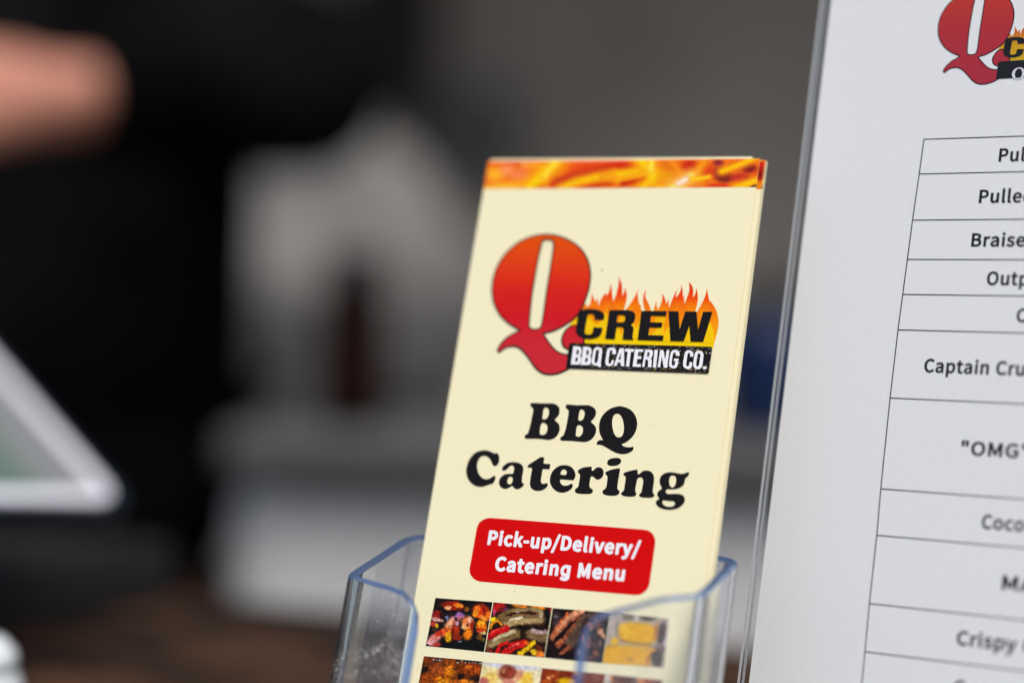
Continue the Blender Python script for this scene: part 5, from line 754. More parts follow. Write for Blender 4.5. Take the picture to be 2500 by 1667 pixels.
YAW = R(-23.9)                                                        # the counter runs parallel to the leaflet
counter = empty('serving_counter', loc=(-0.086, 1.105, ZG)); counter.rotation_euler = (0, 0, YAW)
def ctr(name, bm, mat):
    for v in bm.verts: v.co.z -= ZG
    return from_bm(name, bm, mat, counter)
ctr('counter_top', box_bm(-1.5, 1.5, -0.86, 0.0, ZC-0.035, ZC, 0.004), M_WOOD)
ctr('front_panel', box_bm(-1.47, 1.47, -0.82, -0.80, ZG, ZC-0.035), simple('counter_front_black', (0.012, 0.012, 0.013), 0.6))
for sx in (-1.44, 1.40):
    ctr('leg', box_bm(sx, sx+0.05, -0.09, -0.04, ZG, ZC-0.035, 0.003), simple('counter_leg_steel', (0.2, 0.2, 0.2), 0.4, 1.0))
tag(counter, 'dark brown stained wooden counter top under the leaflet holder', 'counter')

# rear wall of the stall and a rear bench
m, nt, N, L, P = node_mat('grey_wall_panel')
tc = N.new('ShaderNodeTexCoord'); n1 = N.new('ShaderNodeTexNoise'); n1.inputs['Scale'].default_value = 2.2; n1.inputs['Detail'].default_value = 4; L.new(tc.outputs['Object'], n1.inputs['Vector'])
cr = N.new('ShaderNodeValToRGB'); cr.color_ramp.elements[0].color = (0.17, 0.146, 0.124, 1); cr.color_ramp.elements[1].color = (0.27, 0.240, 0.210, 1); cr.color_ramp.elements[0].position = 0.35; cr.color_ramp.elements[1].position = 0.65
L.new(n1.outputs['Fac'], cr.inputs['Fac']); L.new(cr.outputs['Color'], P.inputs['Base Color']); P.inputs['Roughness'].default_value = 0.7
M_WALL = m
wall = from_bm('stall_wall', box_bm(-4.0, 6.5, 3.40, 3.48, ZG, 1.6), M_WALL)
tag(wall, 'grey brown wall panel far out of focus behind the counter', 'wall')
# unseen awning, added to keep the wall in shade
eave = from_bm('shading_awning', box_bm(-4.0, 6.5, 2.4, 3.39, 1.40, 1.44), simple('awning_brown', (0.05, 0.042, 0.036), 0.9))
tag(eave, 'unseen flat brown awning added above the wall to shade it', 'awning')

bench = empty('rear_bench', loc=(0.0, 2.7, ZG))
def bpart(name, bm, mat):
    for v in bm.verts: v.co -= Vector((0.0, 2.7, ZG))
    return from_bm(name, bm, mat, bench)
M_STEEL_D = simple('bench_steel', (0.25, 0.25, 0.25), 0.45, 0.6)
bpart('bench_top', box_bm(-1.4, 1.4, 2.35, 3.05, ZC-0.045, ZC-0.015, 0.003), M_STEEL_D)
for sx in (-1.35, 1.30):
    for sy in (2.40, 2.95): bpart('leg', box_bm(sx, sx+0.05, sy, sy+0.05, ZG, ZC-0.045), M_STEEL_D)
tag(bench, 'grey steel rear bench hidden behind the white box', 'bench')

# ---------------------------------------------------------------- leaflet holder (local axes: u along the page, v up the page, w out of the page)
O1 = Vector((-0.00949766, 0.65776902, 0.05562334))
U1 = Vector((0.91425396, -0.40514159, 0.0)); V1 = Vector((0.12586794, 0.28403715, 0.95051573)); N1 = Vector((-0.38509345, -0.86901277, 0.31067643))
O2 = Vector((0.12547765, 0.61561032, 0.0627075))
U2 = Vector((0.82708057, -0.56208338, 0.0)); V2 = Vector((0.11302256, 0.16630764, 0.97957525)); N2 = Vector((-0.55060297, -0.81018766, 0.20107792))
def frame(O, U, V, W):
    m = Matrix((U, V, W)).transposed().to_4x4(); m.translation = O; return m
PAGE = frame(O1, U1, V1, N1)
SHEET = frame(O2, U2, V2, N2)

def path_with_corners(pts, rads, n=10):
    """polyline with rounded corners in the u-w plane"""
    out = [Vector(pts[0])]
    for i in range(1, len(pts)-1):
        p = Vector(pts[i]); a = (Vector(pts[i-1])-p).normalized(); b = (Vector(pts[i+1])-p).normalized(); r = rads[i]
        s, e = p+a*r, p+b*r
        for k in range(n+1):
            t = k/n; out.append(s*(1-t)**2+p*2*t*(1-t)+e*t*t)
    out.append(Vector(pts[-1])); return out

def smoothstep(a, b, x):
    t = max(0.0, min(1.0, (x-a)/(b-a))); return t*t*(3-2*t)

holder = empty('leaflet_holder', mat=PAGE)
T = 0.0030
raw = path_with_corners([(0.0178, 0.0300), (-0.0106, 0.0300), (-0.0086, -0.0125), (0.0985, -0.0125), (0.0993, 0.0300), (0.0682, 0.0300)], [0, 0.0115, 0.009, 0.009, 0.0120, 0], 18)
path = [raw[0]]
for a, b in zip(raw, raw[1:]):
    d = (b-a).length; k = max(1, int(d/0.0012))
    for j in range(1, k+1): path.append(a.lerp(b, j/k))
def rim_height(p, s, total):
    u, w = p
    t = max(0.0, min(1.0, (w+0.0125)/0.0425)); t = 0.75*t+0.25*smoothstep(0, 1, t)
    end = -0.1468 if u < 0.045 else -0.1446
    v = -0.1232 + (end+0.1232)*t
    if w > 0.0297:                                       # the two front flanges, with rounded inner shoulders
        d = s if u < 0.045 else total-s
        R0 = 0.0125
        drop = 0.0012 if u < 0.045 else 0.0040
        v = end - drop*(1-smoothstep(R0*0.8, 0.025, d))
        if d < R0: v -= R0*(1-math.sqrt(max(0.0, 1-(1-d/R0)**2)))*1.05
    return v
cum = [0.0]
for a, b in zip(path, path[1:]): cum.append(cum[-1]+(b-a).length)
total = cum[-1]
VB = -0.2165
TOPS = [rim_height(p, c, total) for p, c in zip(path, cum)]
for _ in range(2):                                                   # ease the rim round its corners
    sm2 = []
    for i in range(len(path)):
        ws = vs_ = 0.0
        for j in range(max(0, i-6), min(len(path), i+7)):
            if min(cum[i], total-cum[i]) < 0.0075 : k = 1.0 if j == i else 0.0
            else: k = math.exp(-((cum[j]-cum[i])/0.0034)**2)
            ws += k; vs_ += k*TOPS[j]
        sm2.append(vs_/ws)
    TOPS = sm2
bm = bmesh.new(); secs = []; NORM = []
NR = 6
for i, p in enumerate(path):
    t = (path[min(i+1, len(path)-1)]-path[max(i-1, 0)]).normalized(); nrm = Vector((-t.y, t.x))
    top = TOPS[i]; d = min(cum[i], total-cum[i])
    th = T*0.5*math.sqrt(max(0.02, 1-(1-min(1, d/(T*0.5)))**2))
    ring = []
    def vv(off, v, a=None):
        q = p+nrm*off
        if a is None: n3 = Vector((nrm.x, 0, nrm.y))*(1 if off > 0 else -1)
        else: n3 = Vector((-nrm.x*math.cos(a), math.sin(a), -nrm.y*math.cos(a)))
        NORM.append(n3.normalized()); return bm.verts.new((q.x, v, q.y))
    ring.append(vv(-th, VB)); ring.append(vv(-th, top-0.0022))
    for k in range(NR+1):
        a = math.pi*k/NR; ring.append(vv(-th*math.cos(a), top-th+th*math.sin(a), a))
    ring.append(vv(th, top-0.0022)); ring.append(vv(th, VB))
    secs.append(ring)
nring = len(secs[0])
for A, B in zip(secs, secs[1:]):
    for k in range(nring):
        k2 = (k+1) % nring
        f = bm.faces.new((A[k], B[k], B[k2], A[k2])); f.smooth = True
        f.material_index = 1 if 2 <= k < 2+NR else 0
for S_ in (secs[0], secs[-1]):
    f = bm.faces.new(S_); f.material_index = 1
# inner front edges (vertical) count as edge too
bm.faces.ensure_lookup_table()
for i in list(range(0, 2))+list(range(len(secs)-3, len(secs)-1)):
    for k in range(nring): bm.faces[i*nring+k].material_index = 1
bmesh.ops.recalc_face_normals(bm, faces=bm.faces)
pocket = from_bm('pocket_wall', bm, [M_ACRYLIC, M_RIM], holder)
pocket.data.normals_split_custom_set_from_vertices([tuple(n) for n in NORM])
from_bm('pocket_floor', box_bm(-0.0063, 0.0968, VB-0.0028, VB-0.0004, -0.0108, 0.0283), M_ACRYLIC, holder)
bmf = bmesh.new(); box_bm(-0.006, 0.0965, -0.2150, -0.16, -0.0450, -0.0425, bm=bmf)
from_bm('support_leg', bmf, M_ACRYLIC, holder)
tag(holder, 'clear acrylic leaflet pocket with edges coloured sky-lit blue standing on the counter', 'leaflet holder')

# ---------------------------------------------------------------- leaflet
leaf = empty('leaflet', mat=PAGE)
def sheet_bm(u0, u1, v0, v1, w0, w1): return box_bm(u0, u1, v0, v1, w0, w1)
PW, PH_ = 0.093, 0.2150
from_bm('cover_page', sheet_bm(0, PW, -PH_, 0.0002, -0.00016, 0.0), M_CREAM, leaf)
# folded inner panels, a little wider than the cover and springing slightly open at the open side
bmi = bmesh.new(); box_bm(0.0004, PW+0.0014, -PH_, -0.0006, -0.00085, -0.00068, bm=bmi)
inner = from_bm('inner_panel', bmi, M_CREAM, leaf)
bmi = bmesh.new(); box_bm(0.0002, PW-0.003, -PH_, 0.0014, -0.0015, -0.00132, bm=bmi)
from_bm('inner_panel', bmi, M_CREAM, leaf)
bmi = bmesh.new()                                                    # rounded fold joining the panels
prev = None
for k in range(9):
    a = math.pi/2+math.pi*k/8
    cur = [bm_v for bm_v in (bmi.verts.new((0.0003+0.00070*math.cos(a)*0.7, 0.0002, -0.00075+0.00075*math.sin(a))), bmi.verts.new((0.0003+0.00070*math.cos(a)*0.7, -PH_, -0.00075+0.00075*math.sin(a))))]
    if prev: bmi.faces.new((prev[0], prev[1], cur[1], cur[0])).smooth = True
    prev = cur
from_bm('fold', bmi, M_CREAM, leaf)

W1 = 0.00004
bq, bbg, bst = BAND
picture('flame_band', [(0, 0.15), (93.0, 0.15), (93.0, -9.45), (0.0, -9.75)], bq, bbg, bst, W1, M_PRINT, leaf, 420, 48, 11, 0.10)
picture('flame_band_edge', [(92.2, -0.6), (94.4, -0.6), (94.4, -9.9), (92.2, -9.9)], [(0, 0), (100, 0), (100, 400), (0, 400)], (176, 32, 12),
        [('s', [(0, 60), (100, 40)], 40, (206, 44, 18), 0.6), ('s', [(0, 200), (100, 180)], 50, (150, 22, 10), 0.6), ('s', [(0, 330), (100, 360)], 80, (226, 140, 14), 0.5)], 0.00004, M_PRINT, inner, 8, 40, 3, 0.2)
inner.children[0].location.z = -0.00068

logo = layer('logo', [dec(c) for c in ART['flames']], W1, M_FLAME, leaf)
for i, c in enumerate(ART['flame_orange']): layer('flame_tongue', [dec(c)], W1*2, M_FLAME_O, logo)
for i, c in enumerate(ART['flame_yellow']): layer('flame_tongue', [dec(c)], W1*3, M_FLAME_Y, logo)
layer('letter_outline', [dec(c) for c in ART['q_curl']], W1*4, M_BLACK_INK, logo)
layer('letter_tail', [dec(c) for c in ART['q_curl_fill']], W1*5, M_Q, logo)
layer('letter_outline', [dec(c) for c in ART['q_body']], W1*6, M_BLACK_INK, logo)
layer('large_letter', [dec(c) for c in ART['q_body_fill']], W1*7, M_Q, logo)
layer('logo_word', [dec(c) for c in ART['crew']], W1*8, M_BLACK_INK, logo)
plate_c = dec(ART['plate'][0])
layer('name_plate', [plate_c], W1*9, M_BLACK_INK, logo)
# worn print: tiny flecks where the black plate let paper and yellow through
pu = [p[0] for p in plate_c]; pv = [p[1] for p in plate_c]
def inside(p, poly):
    r = False; x, y = p
    for (a, b), (c, d) in zip(poly, poly[1:]+poly[:1]):
        if (b > y) != (d > y) and x < a+(y-b)*(c-a)/(d-b): r = not r
    return r
for nm, mat, cnt in (('print_fleck', M_WHITE_INK, 190), ('print_fleck', M_FLAME_Y, 150)):
    bmk = bmesh.new(); k = 0
    while k < cnt:
        tt = random.random()**0.6
        x = min(pu)+tt*(max(pu)-min(pu)); y = min(pv)+random.random()*(max(pv)-min(pv))
        yr = (y-min(pv))/(max(pv)-min(pv))
        if not inside((x, y), plate_c): continue
        if 0.24 < yr < 0.72 and random.random() < 0.6: continue
        r = random.uniform(0.05, 0.16)*MM; a0 = random.random()*3
        vs = [bmk.verts.new((x+r*random.uniform(0.6, 1.3)*math.cos(a0+1.2566*j), y+r*random.uniform(0.6, 1.3)*math.sin(a0+1.2566*j), W1*(10 if mat is M_WHITE_INK else 10.4))) for j in range(5)]
        bmk.faces.new(vs); k += 1
    f = from_bm(nm, bmk, mat, logo); f['kind'] = 'stuff'
layer('plate_lettering', [dec(c) for c in ART['plate_text']], W1*12, M_WHITE_INK, logo)
layer('heading', [dec(c) for c in ART['heading']], W1, M_BLACK_INK, leaf)
panel = layer('red_panel', [dec(c) for c in ART['panel']], W1, M_RED, leaf)
tc_ = text_contours(BOLD, 19, 'Pick-up/Delivery/', 0.02154, -0.12790, 0.00462, 0.0499)
tc_ += text_contours(BOLD, 19, 'Catering Menu', 0.02530, -0.13578, 0.00458, 0.0424)
layer('panel_lettering', tc_, W1*2, M_WHITE_INK, panel)
for i, (nm, q, qpx, bg, st) in enumerate(PICTURES):
    pic = picture('food_picture', q, qpx, bg, st, W1, M_PRINT, leaf, 110, 88, 20+i, {'cornbread': 0.16, 'grits': 0.3, 'chicken': 0.95, 'brisket': 0.75}.get(nm, 0.6))
    pic['label'] = {'wings': 'printed picture of glazed chicken pieces on black', 'sausages': 'printed picture of grilled sausages with peppers', 'brisket': 'printed picture of sliced dark meat',
                    'cornbread': 'printed picture of stacked yellow squares', 'chicken': 'printed picture of brown fried pieces', 'grits': 'printed picture of sausage pieces on pale mash',
                    'beans': 'printed picture of brown stew with a yellow slice', 'ribs': 'printed picture of brown meat, partly hidden'}[nm]
M_SPECK = simple('speck_brown', (0.12, 0.09, 0.05), 0.9)
for (x, y, r) in ((46.0, -37.5, 0.28), (51.3, -119.6, 0.2), (90.6, -15.0, 0.15), (70.2, -87.0, 0.14), (33, -141.5, 0.16)):
    bmk = bmesh.new()
    vs = [bmk.verts.new((x*MM+r*MM*math.cos(j*1.0472)*random.uniform(.6, 1.2), y*MM+r*MM*math.sin(j*1.0472)*random.uniform(.6, 1.2), W1)) for j in range(6)]; bmk.faces.new(vs)
    from_bm('dirt_speck', bmk, M_SPECK, leaf)
tag(leaf, 'cream folded menu leaflet with flame band and red letter logo in the pocket', 'leaflet')

spare = empty('leaflet', mat=PAGE @ Matrix.Translation((0.0006, 0.0010, -0.0034)))
from_bm('cover_page', sheet_bm(0, PW+0.0004, -PH_, 0, -0.0016, 0.0), M_CREAM, spare)
picture('flame_band', [(0, 0.02), (93.4, 0.02), (93.4, -9.6), (0, -9.6)], bq, bbg, bst, W1, M_PRINT, spare, 120, 24, 11, 0.10)
tag(spare, 'second cream leaflet almost hidden behind the front one', 'leaflet')
leaf['group'] = 'leaflets in the clear pocket'; spare['group'] = 'leaflets in the clear pocket'

# ---------------------------------------------------------------- menu sheet and its acrylic stand
stand = empty('menu_stand', mat=SHEET)
SU0, SU1, SV0, SV1 = -0.0402, 0.1842, -0.2235, 0.0605
def acr_sheet(name, w0, w1, parent):
    bmx = box_bm(SU0, SU1, SV0, SV1, w0, w1, 0.00025, 2)
    for f in bmx.faces:
        c = f.calc_center_median()
        if abs(f.normal.z) < 0.5: f.material_index = 1
    return from_bm(name, bmx, [M_SHEET, M_SAWN], parent)
acr_sheet('front_sheet', 0.00035, 0.0022, stand)
acr_sheet('back_sheet', -0.0026, -0.00075, stand)
# slanted foot that lies on the counter
inv = SHEET.inverted()
bmx = bmesh.new()
b0 = SHEET @ Vector((SU0, SV0, 0)); b1 = SHEET @ Vector((SU1, SV0, 0)); back = Vector((-N2.x, -N2.y, 0)).normalized()
quadf = [Vector((b0.x, b0.y, ZC+0.0004)), Vector((b1.x, b1.y, ZC+0.0004)), Vector((b1.x, b1.y, ZC+0.0004))+back*0.085, Vector((b0.x, b0.y, ZC+0.0004))+back*0.085]
lo = [bmx.verts.new(inv @ p) for p in quadf]; hi = [bmx.verts.new(inv @ (p+Vector((0, 0, 0.0022)))) for p in quadf]
bmx.faces.new(lo[::-1]); bmx.faces.new(hi)
for k in range(4): bmx.faces.new((lo[k], lo[(k+1) % 4], hi[(k+1) % 4], hi[k]))
bmesh.ops.recalc_face_normals(bmx, faces=bmx.faces)
from_bm('foot', bmx, M_SHEET, stand)
tag(stand, 'clear acrylic upright sign stand holding the printed white menu', 'sign stand')

menu = empty('menu_sheet', mat=SHEET)
from_bm('paper', box_bm(-0.0373, 0.1787, -0.2215, 0.0575, -0.00030, -0.00012), M_WHITE_PAPER, menu)
WM = -0.00012+0.00003
rows = [0.0, -11.10, -25.8, -38.2, -49.2, -60.3, -81.4, -109.2, -123.2, -143.65, -157.9, -171.5, -185.0, -200.0]
wob = {0: 0.0, 1: -0.3, 2: -0.8, 3: -1.05, 4: -1.3, 5: -1.55, 6: -1.65, 7: -1.4, 8: -1.0, 9: -0.95, 10: -0.65, 11: -0.5, 12: -0.3, 13: 0}
bmg = bmesh.new()
def strip(a, b, wd):
    a, b = Vector(a)*MM, Vector(b)*MM; d = (b-a).normalized(); n = Vector((-d.y, d.x))*wd*MM/2
    vs = [bmg.verts.new((p.x, p.y, WM)) for p in (a-n, b-n, b+n, a+n)]; bmg.faces.new(vs)
lw = 0.36
for i, v in enumerate(rows):
    strip((wob[i]+lw/2, v), (143.4, v), lw)
for i in range(len(rows)-1):
    strip((wob[i], rows[i]+lw/2), (wob[i+1], rows[i+1]-lw/2 if i == len(rows)-2 else rows[i+1]+lw/2), lw)
    strip((143.55, rows[i]+lw/2), (143.55, rows[i+1]-lw/2 if i == len(rows)-2 else rows[i+1]+lw/2), lw)
from_bm('table_grid', bmg, M_LINE_INK, menu)
entries = [('Pul', 24.66, -7.88, 1.0), ('Pulled', 19.80, -20.7, 1.02), ('Braise', 18.83, -34.25, 1.04), ('Outp', 24.9, -46.05, 1.0), ('C', 35.2, -57.15, 1.0), ('Captain Cru', 8.16, -73.15, 1.0),
           ('"OMG"', 22.43, -97.45, 1.2), ('Coco', 31.08, -118.65, 0.98), ('MA', 38.97, -135.67, 1.3), ('Crispy C', 27.18, -152.8, 1.08), ('C', 27.9, -166.9, 1.0)]
for s, u, v, xs in entries:
    o = layer('menu_entry', text_contours(SEMI, 12, s, u*MM, v*MM, 0.00425, None, xs), WM, M_TEXT_INK, menu)

def to_menu(c):
    return [((0.7185*x*1000+0.0321*y*1000-4.443)*MM, (0.0047*x*1000+0.6638*y*1000+64.91)*MM) for x, y in dec(c)]
M_MFLAME = ramp_mat('menu_flame_gradient', 'Y', 0.0241, 0.0427, [(0.0, (226, 184, 20)), (0.25, (228, 168, 24)), (0.5, (222, 110, 30)), (0.7, (214, 70, 34)), (1.0, (200, 44, 40))], mott=0.06)
mlogo = layer('logo', [to_menu(c) for c in ART['flames']], WM, M_MFLAME, menu)
s_ = 0.00002
layer('letter_outline', [to_menu(c) for c in ART['q_curl']], WM+s_, M_BLACK_INK, mlogo)
layer('letter_tail', [to_menu(c) for c in ART['q_curl_fill']], WM+s_*2, M_MENU_Q, mlogo)
layer('letter_outline', [to_menu(c) for c in ART['q_body']], WM+s_*3, M_BLACK_INK, mlogo)
layer('large_letter', [to_menu(c) for c in ART['q_body_fill']], WM+s_*4, M_MENU_Q, mlogo)
layer('logo_word', [to_menu(c) for c in ART['crew']], WM+s_*5, M_BLACK_INK, mlogo)
layer('name_plate', [to_menu(ART['plate'][0])], WM+s_*6, M_BLACK_INK, mlogo)
def ell(cx, cy, rx, ry, n=28): return [(cx+rx*math.cos(2*math.pi*k/n), cy+ry*math.sin(2*math.pi*k/n)) for k in range(n)]
ou = [ell(28.15*MM, 19.75*MM, 2.05*MM, 1.95*MM), ell(28.15*MM, 19.75*MM, 1.15*MM, 1.62*MM)]
u0, v0 = 30.6*MM, 17.75*MM                                           # serif U after the O
ou.append([(u0+x*MM, v0+y*MM) for x, y in ((0, 4.0), (1.9, 4.0), (1.9, 3.75), (1.35, 3.65), (1.35, 1.3), (1.6, 0.6), (2.2, 0.35), (2.8, 0.6), (3.0, 1.3), (3.0, 3.65), (2.5, 3.75), (2.5, 4.0), (3.9, 4.0), (3.9, 3.75), (3.35, 3.65), (3.35, 1.2), (3.0, 0.3), (2.0, -0.08), (0.95, 0.25), (0.55, 1.1), (0.55, 3.65), (0, 3.75))])
layer('plate_lettering', ou, WM+s_*7, M_WHITE_INK, mlogo)
tag(menu, 'white printed menu sheet with ruled table inside the acrylic stand', 'menu')

# ---------------------------------------------------------------- things on the counter, out of focus
M_BEZEL = simple('white_plastic_bezel', (0.86, 0.87, 0.91), 0.35)
M_CASE = simple('navy_black_case', (0.006, 0.012, 0.022), 0.4)
# tablet: the lower corner facing the lens; b runs along the lower edge, r up the screen
tilt, yawt = R(31), R(50)
b_ = Vector((math.cos(yawt), math.sin(yawt), -0.055)).normalized()
h_ = Vector((-math.sin(yawt), math.cos(yawt), 0))
r_ = (h_*math.cos(tilt)+Vector((0, 0, 1))*math.sin(tilt)); r_ = (r_-b_*r_.dot(b_)).normalized(); nn = b_.cross(r_)
TABO = Vector((-0.1765, 0.905, -0.0830))                               # lower corner nearest the leaflet
tabm = Matrix((b_, r_, nn)).transposed().to_4x4(); tabm.translation = TABO
tab = empty('tablet', mat=tabm)
TL, TWd = 0.25, 0.172
def rrect(x0, x1, y0, y1, r, n=8):
    out = []
    for cx, cy, a0 in ((x1-r, y1-r, 0), (x0+r, y1-r, 90), (x0+r, y0+r, 180), (x1-r, y0+r, 270)):
        for k in range(n+1):
            a = R(a0+90*k/n); out.append((cx+r*math.cos(a), cy+r*math.sin(a)))
    return out
def slab(name, pts, z0, z1, mat, parent):
    bmx = bmesh.new(); lo = [bmx.verts.new((x, y, z0)) for x, y in pts]; hi = [bmx.verts.new((x, y, z1)) for x, y in pts]
    bmx.faces.new(lo[::-1]); bmx.faces.new(hi)
    for k in range(len(pts)): bmx.faces.new((lo[k], lo[(k+1) % len(pts)], hi[(k+1) % len(pts)], hi[k]))
    return from_bm(name, bmx, mat, parent)
slab('case', rrect(-TL-0.005, 0.008, -0.004, TWd+0.006, 0.017), -0.012, -0.0005, M_CASE, tab)
slab('bezel', rrect(-TL, 0.0, 0.0, TWd, 0.013), -0.0005, 0.0015, M_BEZEL, tab)
m, nt, N, L, P = node_mat('tablet_screen')
P.inputs['Roughness'].default_value = 0.25
tc = N.new('ShaderNodeTexCoord'); sx = N.new('ShaderNodeSeparateXYZ'); L.new(tc.outputs['Object'], sx.inputs['Vector'])
cr = N.new('ShaderNodeValToRGB'); cr.color_ramp.interpolation = 'LINEAR'
mr = N.new('ShaderNodeMapRange'); mr.inputs['From Min'].default_value = -0.25; mr.inputs['From Max'].default_value = 0.0; L.new(sx.outputs['X'], mr.inputs['Value'])
cr.color_ramp.elements[0].position = 0.80; cr.color_ramp.elements[0].color = (*lin((86, 106, 95)), 1); cr.color_ramp.elements[1].position = 0.89; cr.color_ramp.elements[1].color = (*lin((122, 123, 123)), 1)
L.new(mr.outputs[0], cr.inputs['Fac']); L.new(cr.outputs['Color'], P.inputs['Base Color']); L.new(cr.outputs['Color'], P.inputs['Emission Color']); P.inputs['Emission Strength'].default_value = 0.12
slab('screen', rrect(-TL+0.008, -0.0078, 0.0072, TWd-0.0072, 0.001), 0.0015, 0.0019, m, tab)
tag(tab, 'tilted tablet with white bezel and grey green screen at the till', 'tablet')
ts = empty('tablet_pedestal', loc=(-0.31, 0.86, ZC))
from_bm('base', lathe_bm([(0, 0), (0.055, 0), (0.055, 0.006), (0.05, 0.009), (0, 0.009)]), M_CASE, ts, True)
from_bm('post', lathe_bm([(0.014, 0.009), (0.014, 0.085), (0.011, 0.093), (0, 0.093)]), M_CASE, ts, True)
tag(ts, 'black round pedestal carrying the tilted tablet', 'tablet stand')

drawer = empty('cash_drawer', loc=(-0.425, 1.135, ZC)); drawer.rotation_euler = (0, 0, YAW)
M_DRAWER = simple('dark_grey_metal', (0.013, 0.013, 0.014), 0.6, spec=0.25)
from_bm('case', box_bm(-0.22, 0.225, -0.085, 0.085, 0.0, 0.034, 0.006, 3), M_DRAWER, drawer)
from_bm('drawer_front', box_bm(-0.212, 0.217, -0.089, -0.0855, 0.004, 0.027, 0.001), M_DRAWER, drawer)
from_bm('lock', lathe_bm([(0.006, 0), (0.006, 0.003), (0, 0.003)], 20), simple('lock_steel', (0.5, 0.5, 0.5), 0.3, 1.0), drawer)
drawer.children[-1].rotation_euler = (R(90), 0, 0); drawer.children[-1].location = (0.0, -0.0895, 0.016)
tag(drawer, 'low dark grey metal cash drawer at the rear of the counter', 'cash drawer')

shaker = empty('sauce_bottle', loc=(-0.2015, 0.735, ZC))
shaker.scale = (1, 1, 0.83)
M_WPL = simple('white_squeeze_plastic', (0.80, 0.84, 0.85), 0.35)
from_bm('body', lathe_bm([(0, 0), (0.022, 0), (0.024, 0.003), (0.024, 0.018), (0.0235, 0.026), (0.021, 0.033)], 48), M_WPL, shaker, True)
from_bm('cap', lathe_bm([(0.0212, 0.033), (0.0222, 0.034), (0.0210, 0.040), (0.017, 0.0455), (0.009, 0.0488), (0, 0.0495)], 48), M_WPL, shaker, True)
tag(shaker, 'small white round topped plastic bottle at the front of the counter', 'bottle')

ZT = -0.46
lowt = empty('low_table', loc=(0.06, 1.80, ZG))
M_TAB = simple('grey_table_top', (0.12, 0.12, 0.12), 0.6)
for nm_, q_ in [('table_top', (-0.50, 0.50, -0.30, 0.30, ZT-ZG-0.03, ZT-ZG))]+[('leg', (sx, sx+0.04, sy, sy+0.04, 0.0, ZT-ZG-0.03)) for sx in (-0.47, 0.43) for sy in (-0.27, 0.23)]:
    from_bm(nm_, box_bm(*q_, 0.003), M_TAB, lowt)
tag(lowt, 'low grey table behind the counter carrying the white ice chest', 'table')
bx = empty('ice_chest', loc=(0.06, 1.78, ZT))
M_COOL = simple('white_cooler_plastic', (0.52, 0.512, 0.50), 0.6, noise=0.05, scale=8)
M_LID = simple('grey_cooler_lid', (0.085, 0.082, 0.081), 0.7, spec=0.2)
from_bm('body', box_bm(-0.285, 0.285, -0.17, 0.17, 0.0, 0.338, 0.035, 6), M_COOL, bx, True)
from_bm('lid', box_bm(-0.290, 0.290, -0.215, 0.180, 0.3385, 0.378, 0.016, 5), M_LID, bx, True)
bmh = bmesh.new()
hp = [Vector((-0.10, -0.169, 0.22)), Vector((-0.10, -0.195, 0.21)), Vector((0.10, -0.195, 0.21)), Vector((0.10, -0.169, 0.22))]
for a, b in zip(hp, hp[1:]):
    d = (b-a); q = d.to_track_quat('Z', 'Y'); r = 0.007
    r0 = [bmh.verts.new(a+q @ Vector((r*math.cos(k*math.pi/4), r*math.sin(k*math.pi/4), 0))) for k in range(8)]
    r1 = [bmh.verts.new(b+q @ Vector((r*math.cos(k*math.pi/4), r*math.sin(k*math.pi/4), 0))) for k in range(8)]
    for k in range(8): bmh.faces.new((r0[k], r0[(k+1) % 8], r1[(k+1) % 8], r1[k]))
from_bm('handle', bmh, M_COOL, bx)
tag(bx, 'white plastic ice chest with grey lid behind the leaflet holder', 'ice chest')

zl = ZT+0.3785
bot = empty('brown_bottle', loc=(-0.130, 1.635, zl)); bot.scale = (1.8, 1.8, 1.52)
M_BROWN = simple('brown_sauce_glass', (0.009, 0.0035, 0.0028), 0.6, spec=0.06)
from_bm('body', lathe_bm([(0, 0), (0.0135, 0), (0.0155, 0.002), (0.0155, 0.062), (0.0148, 0.067), (0.0115, 0.073), (0.0100, 0.0755)], 40), M_BROWN, bot, True)
from_bm('label', lathe_bm([(0.01565, 0.012), (0.01575, 0.0125), (0.01575, 0.042), (0.01565, 0.0425)], 40), simple('dark_red_label', (0.014, 0.005, 0.004), 0.8, spec=0.05), bot, True)
from_bm('cap', lathe_bm([(0.0115, 0.0745), (0.0120, 0.076), (0.0120, 0.091), (0.0108, 0.093), (0, 0.093)], 32), simple('black_cap', (0.005, 0.004, 0.004), 0.7, spec=0.05), bot, True)
tag(bot, 'dark brown sauce bottle with black cap on the grey lid', 'bottle')

cup = empty('blue_tumbler', loc=(0.222, 1.70, zl)); cup.scale = (1.3, 1.3, 1.36)
M_NAVY = simple('navy_blue_enamel', (0.004, 0.020, 0.078), 0.4, spec=0.5)
from_bm('body', lathe_bm([(0, 0), (0.030, 0), (0.032, 0.003), (0.0385, 0.060), (0.039, 0.064), (0.0375, 0.064), (0.0368, 0.058), (0.030, 0.006), (0, 0.006)], 48), M_NAVY, cup, True)
from_bm('lid', lathe_bm([(0.0395, 0.0645), (0.0395, 0.068), (0.034, 0.071), (0, 0.071)], 48), M_NAVY, cup, True)
tag(cup, 'dark blue tumbler on the grey lid between leaflet and menu', 'tumbler')

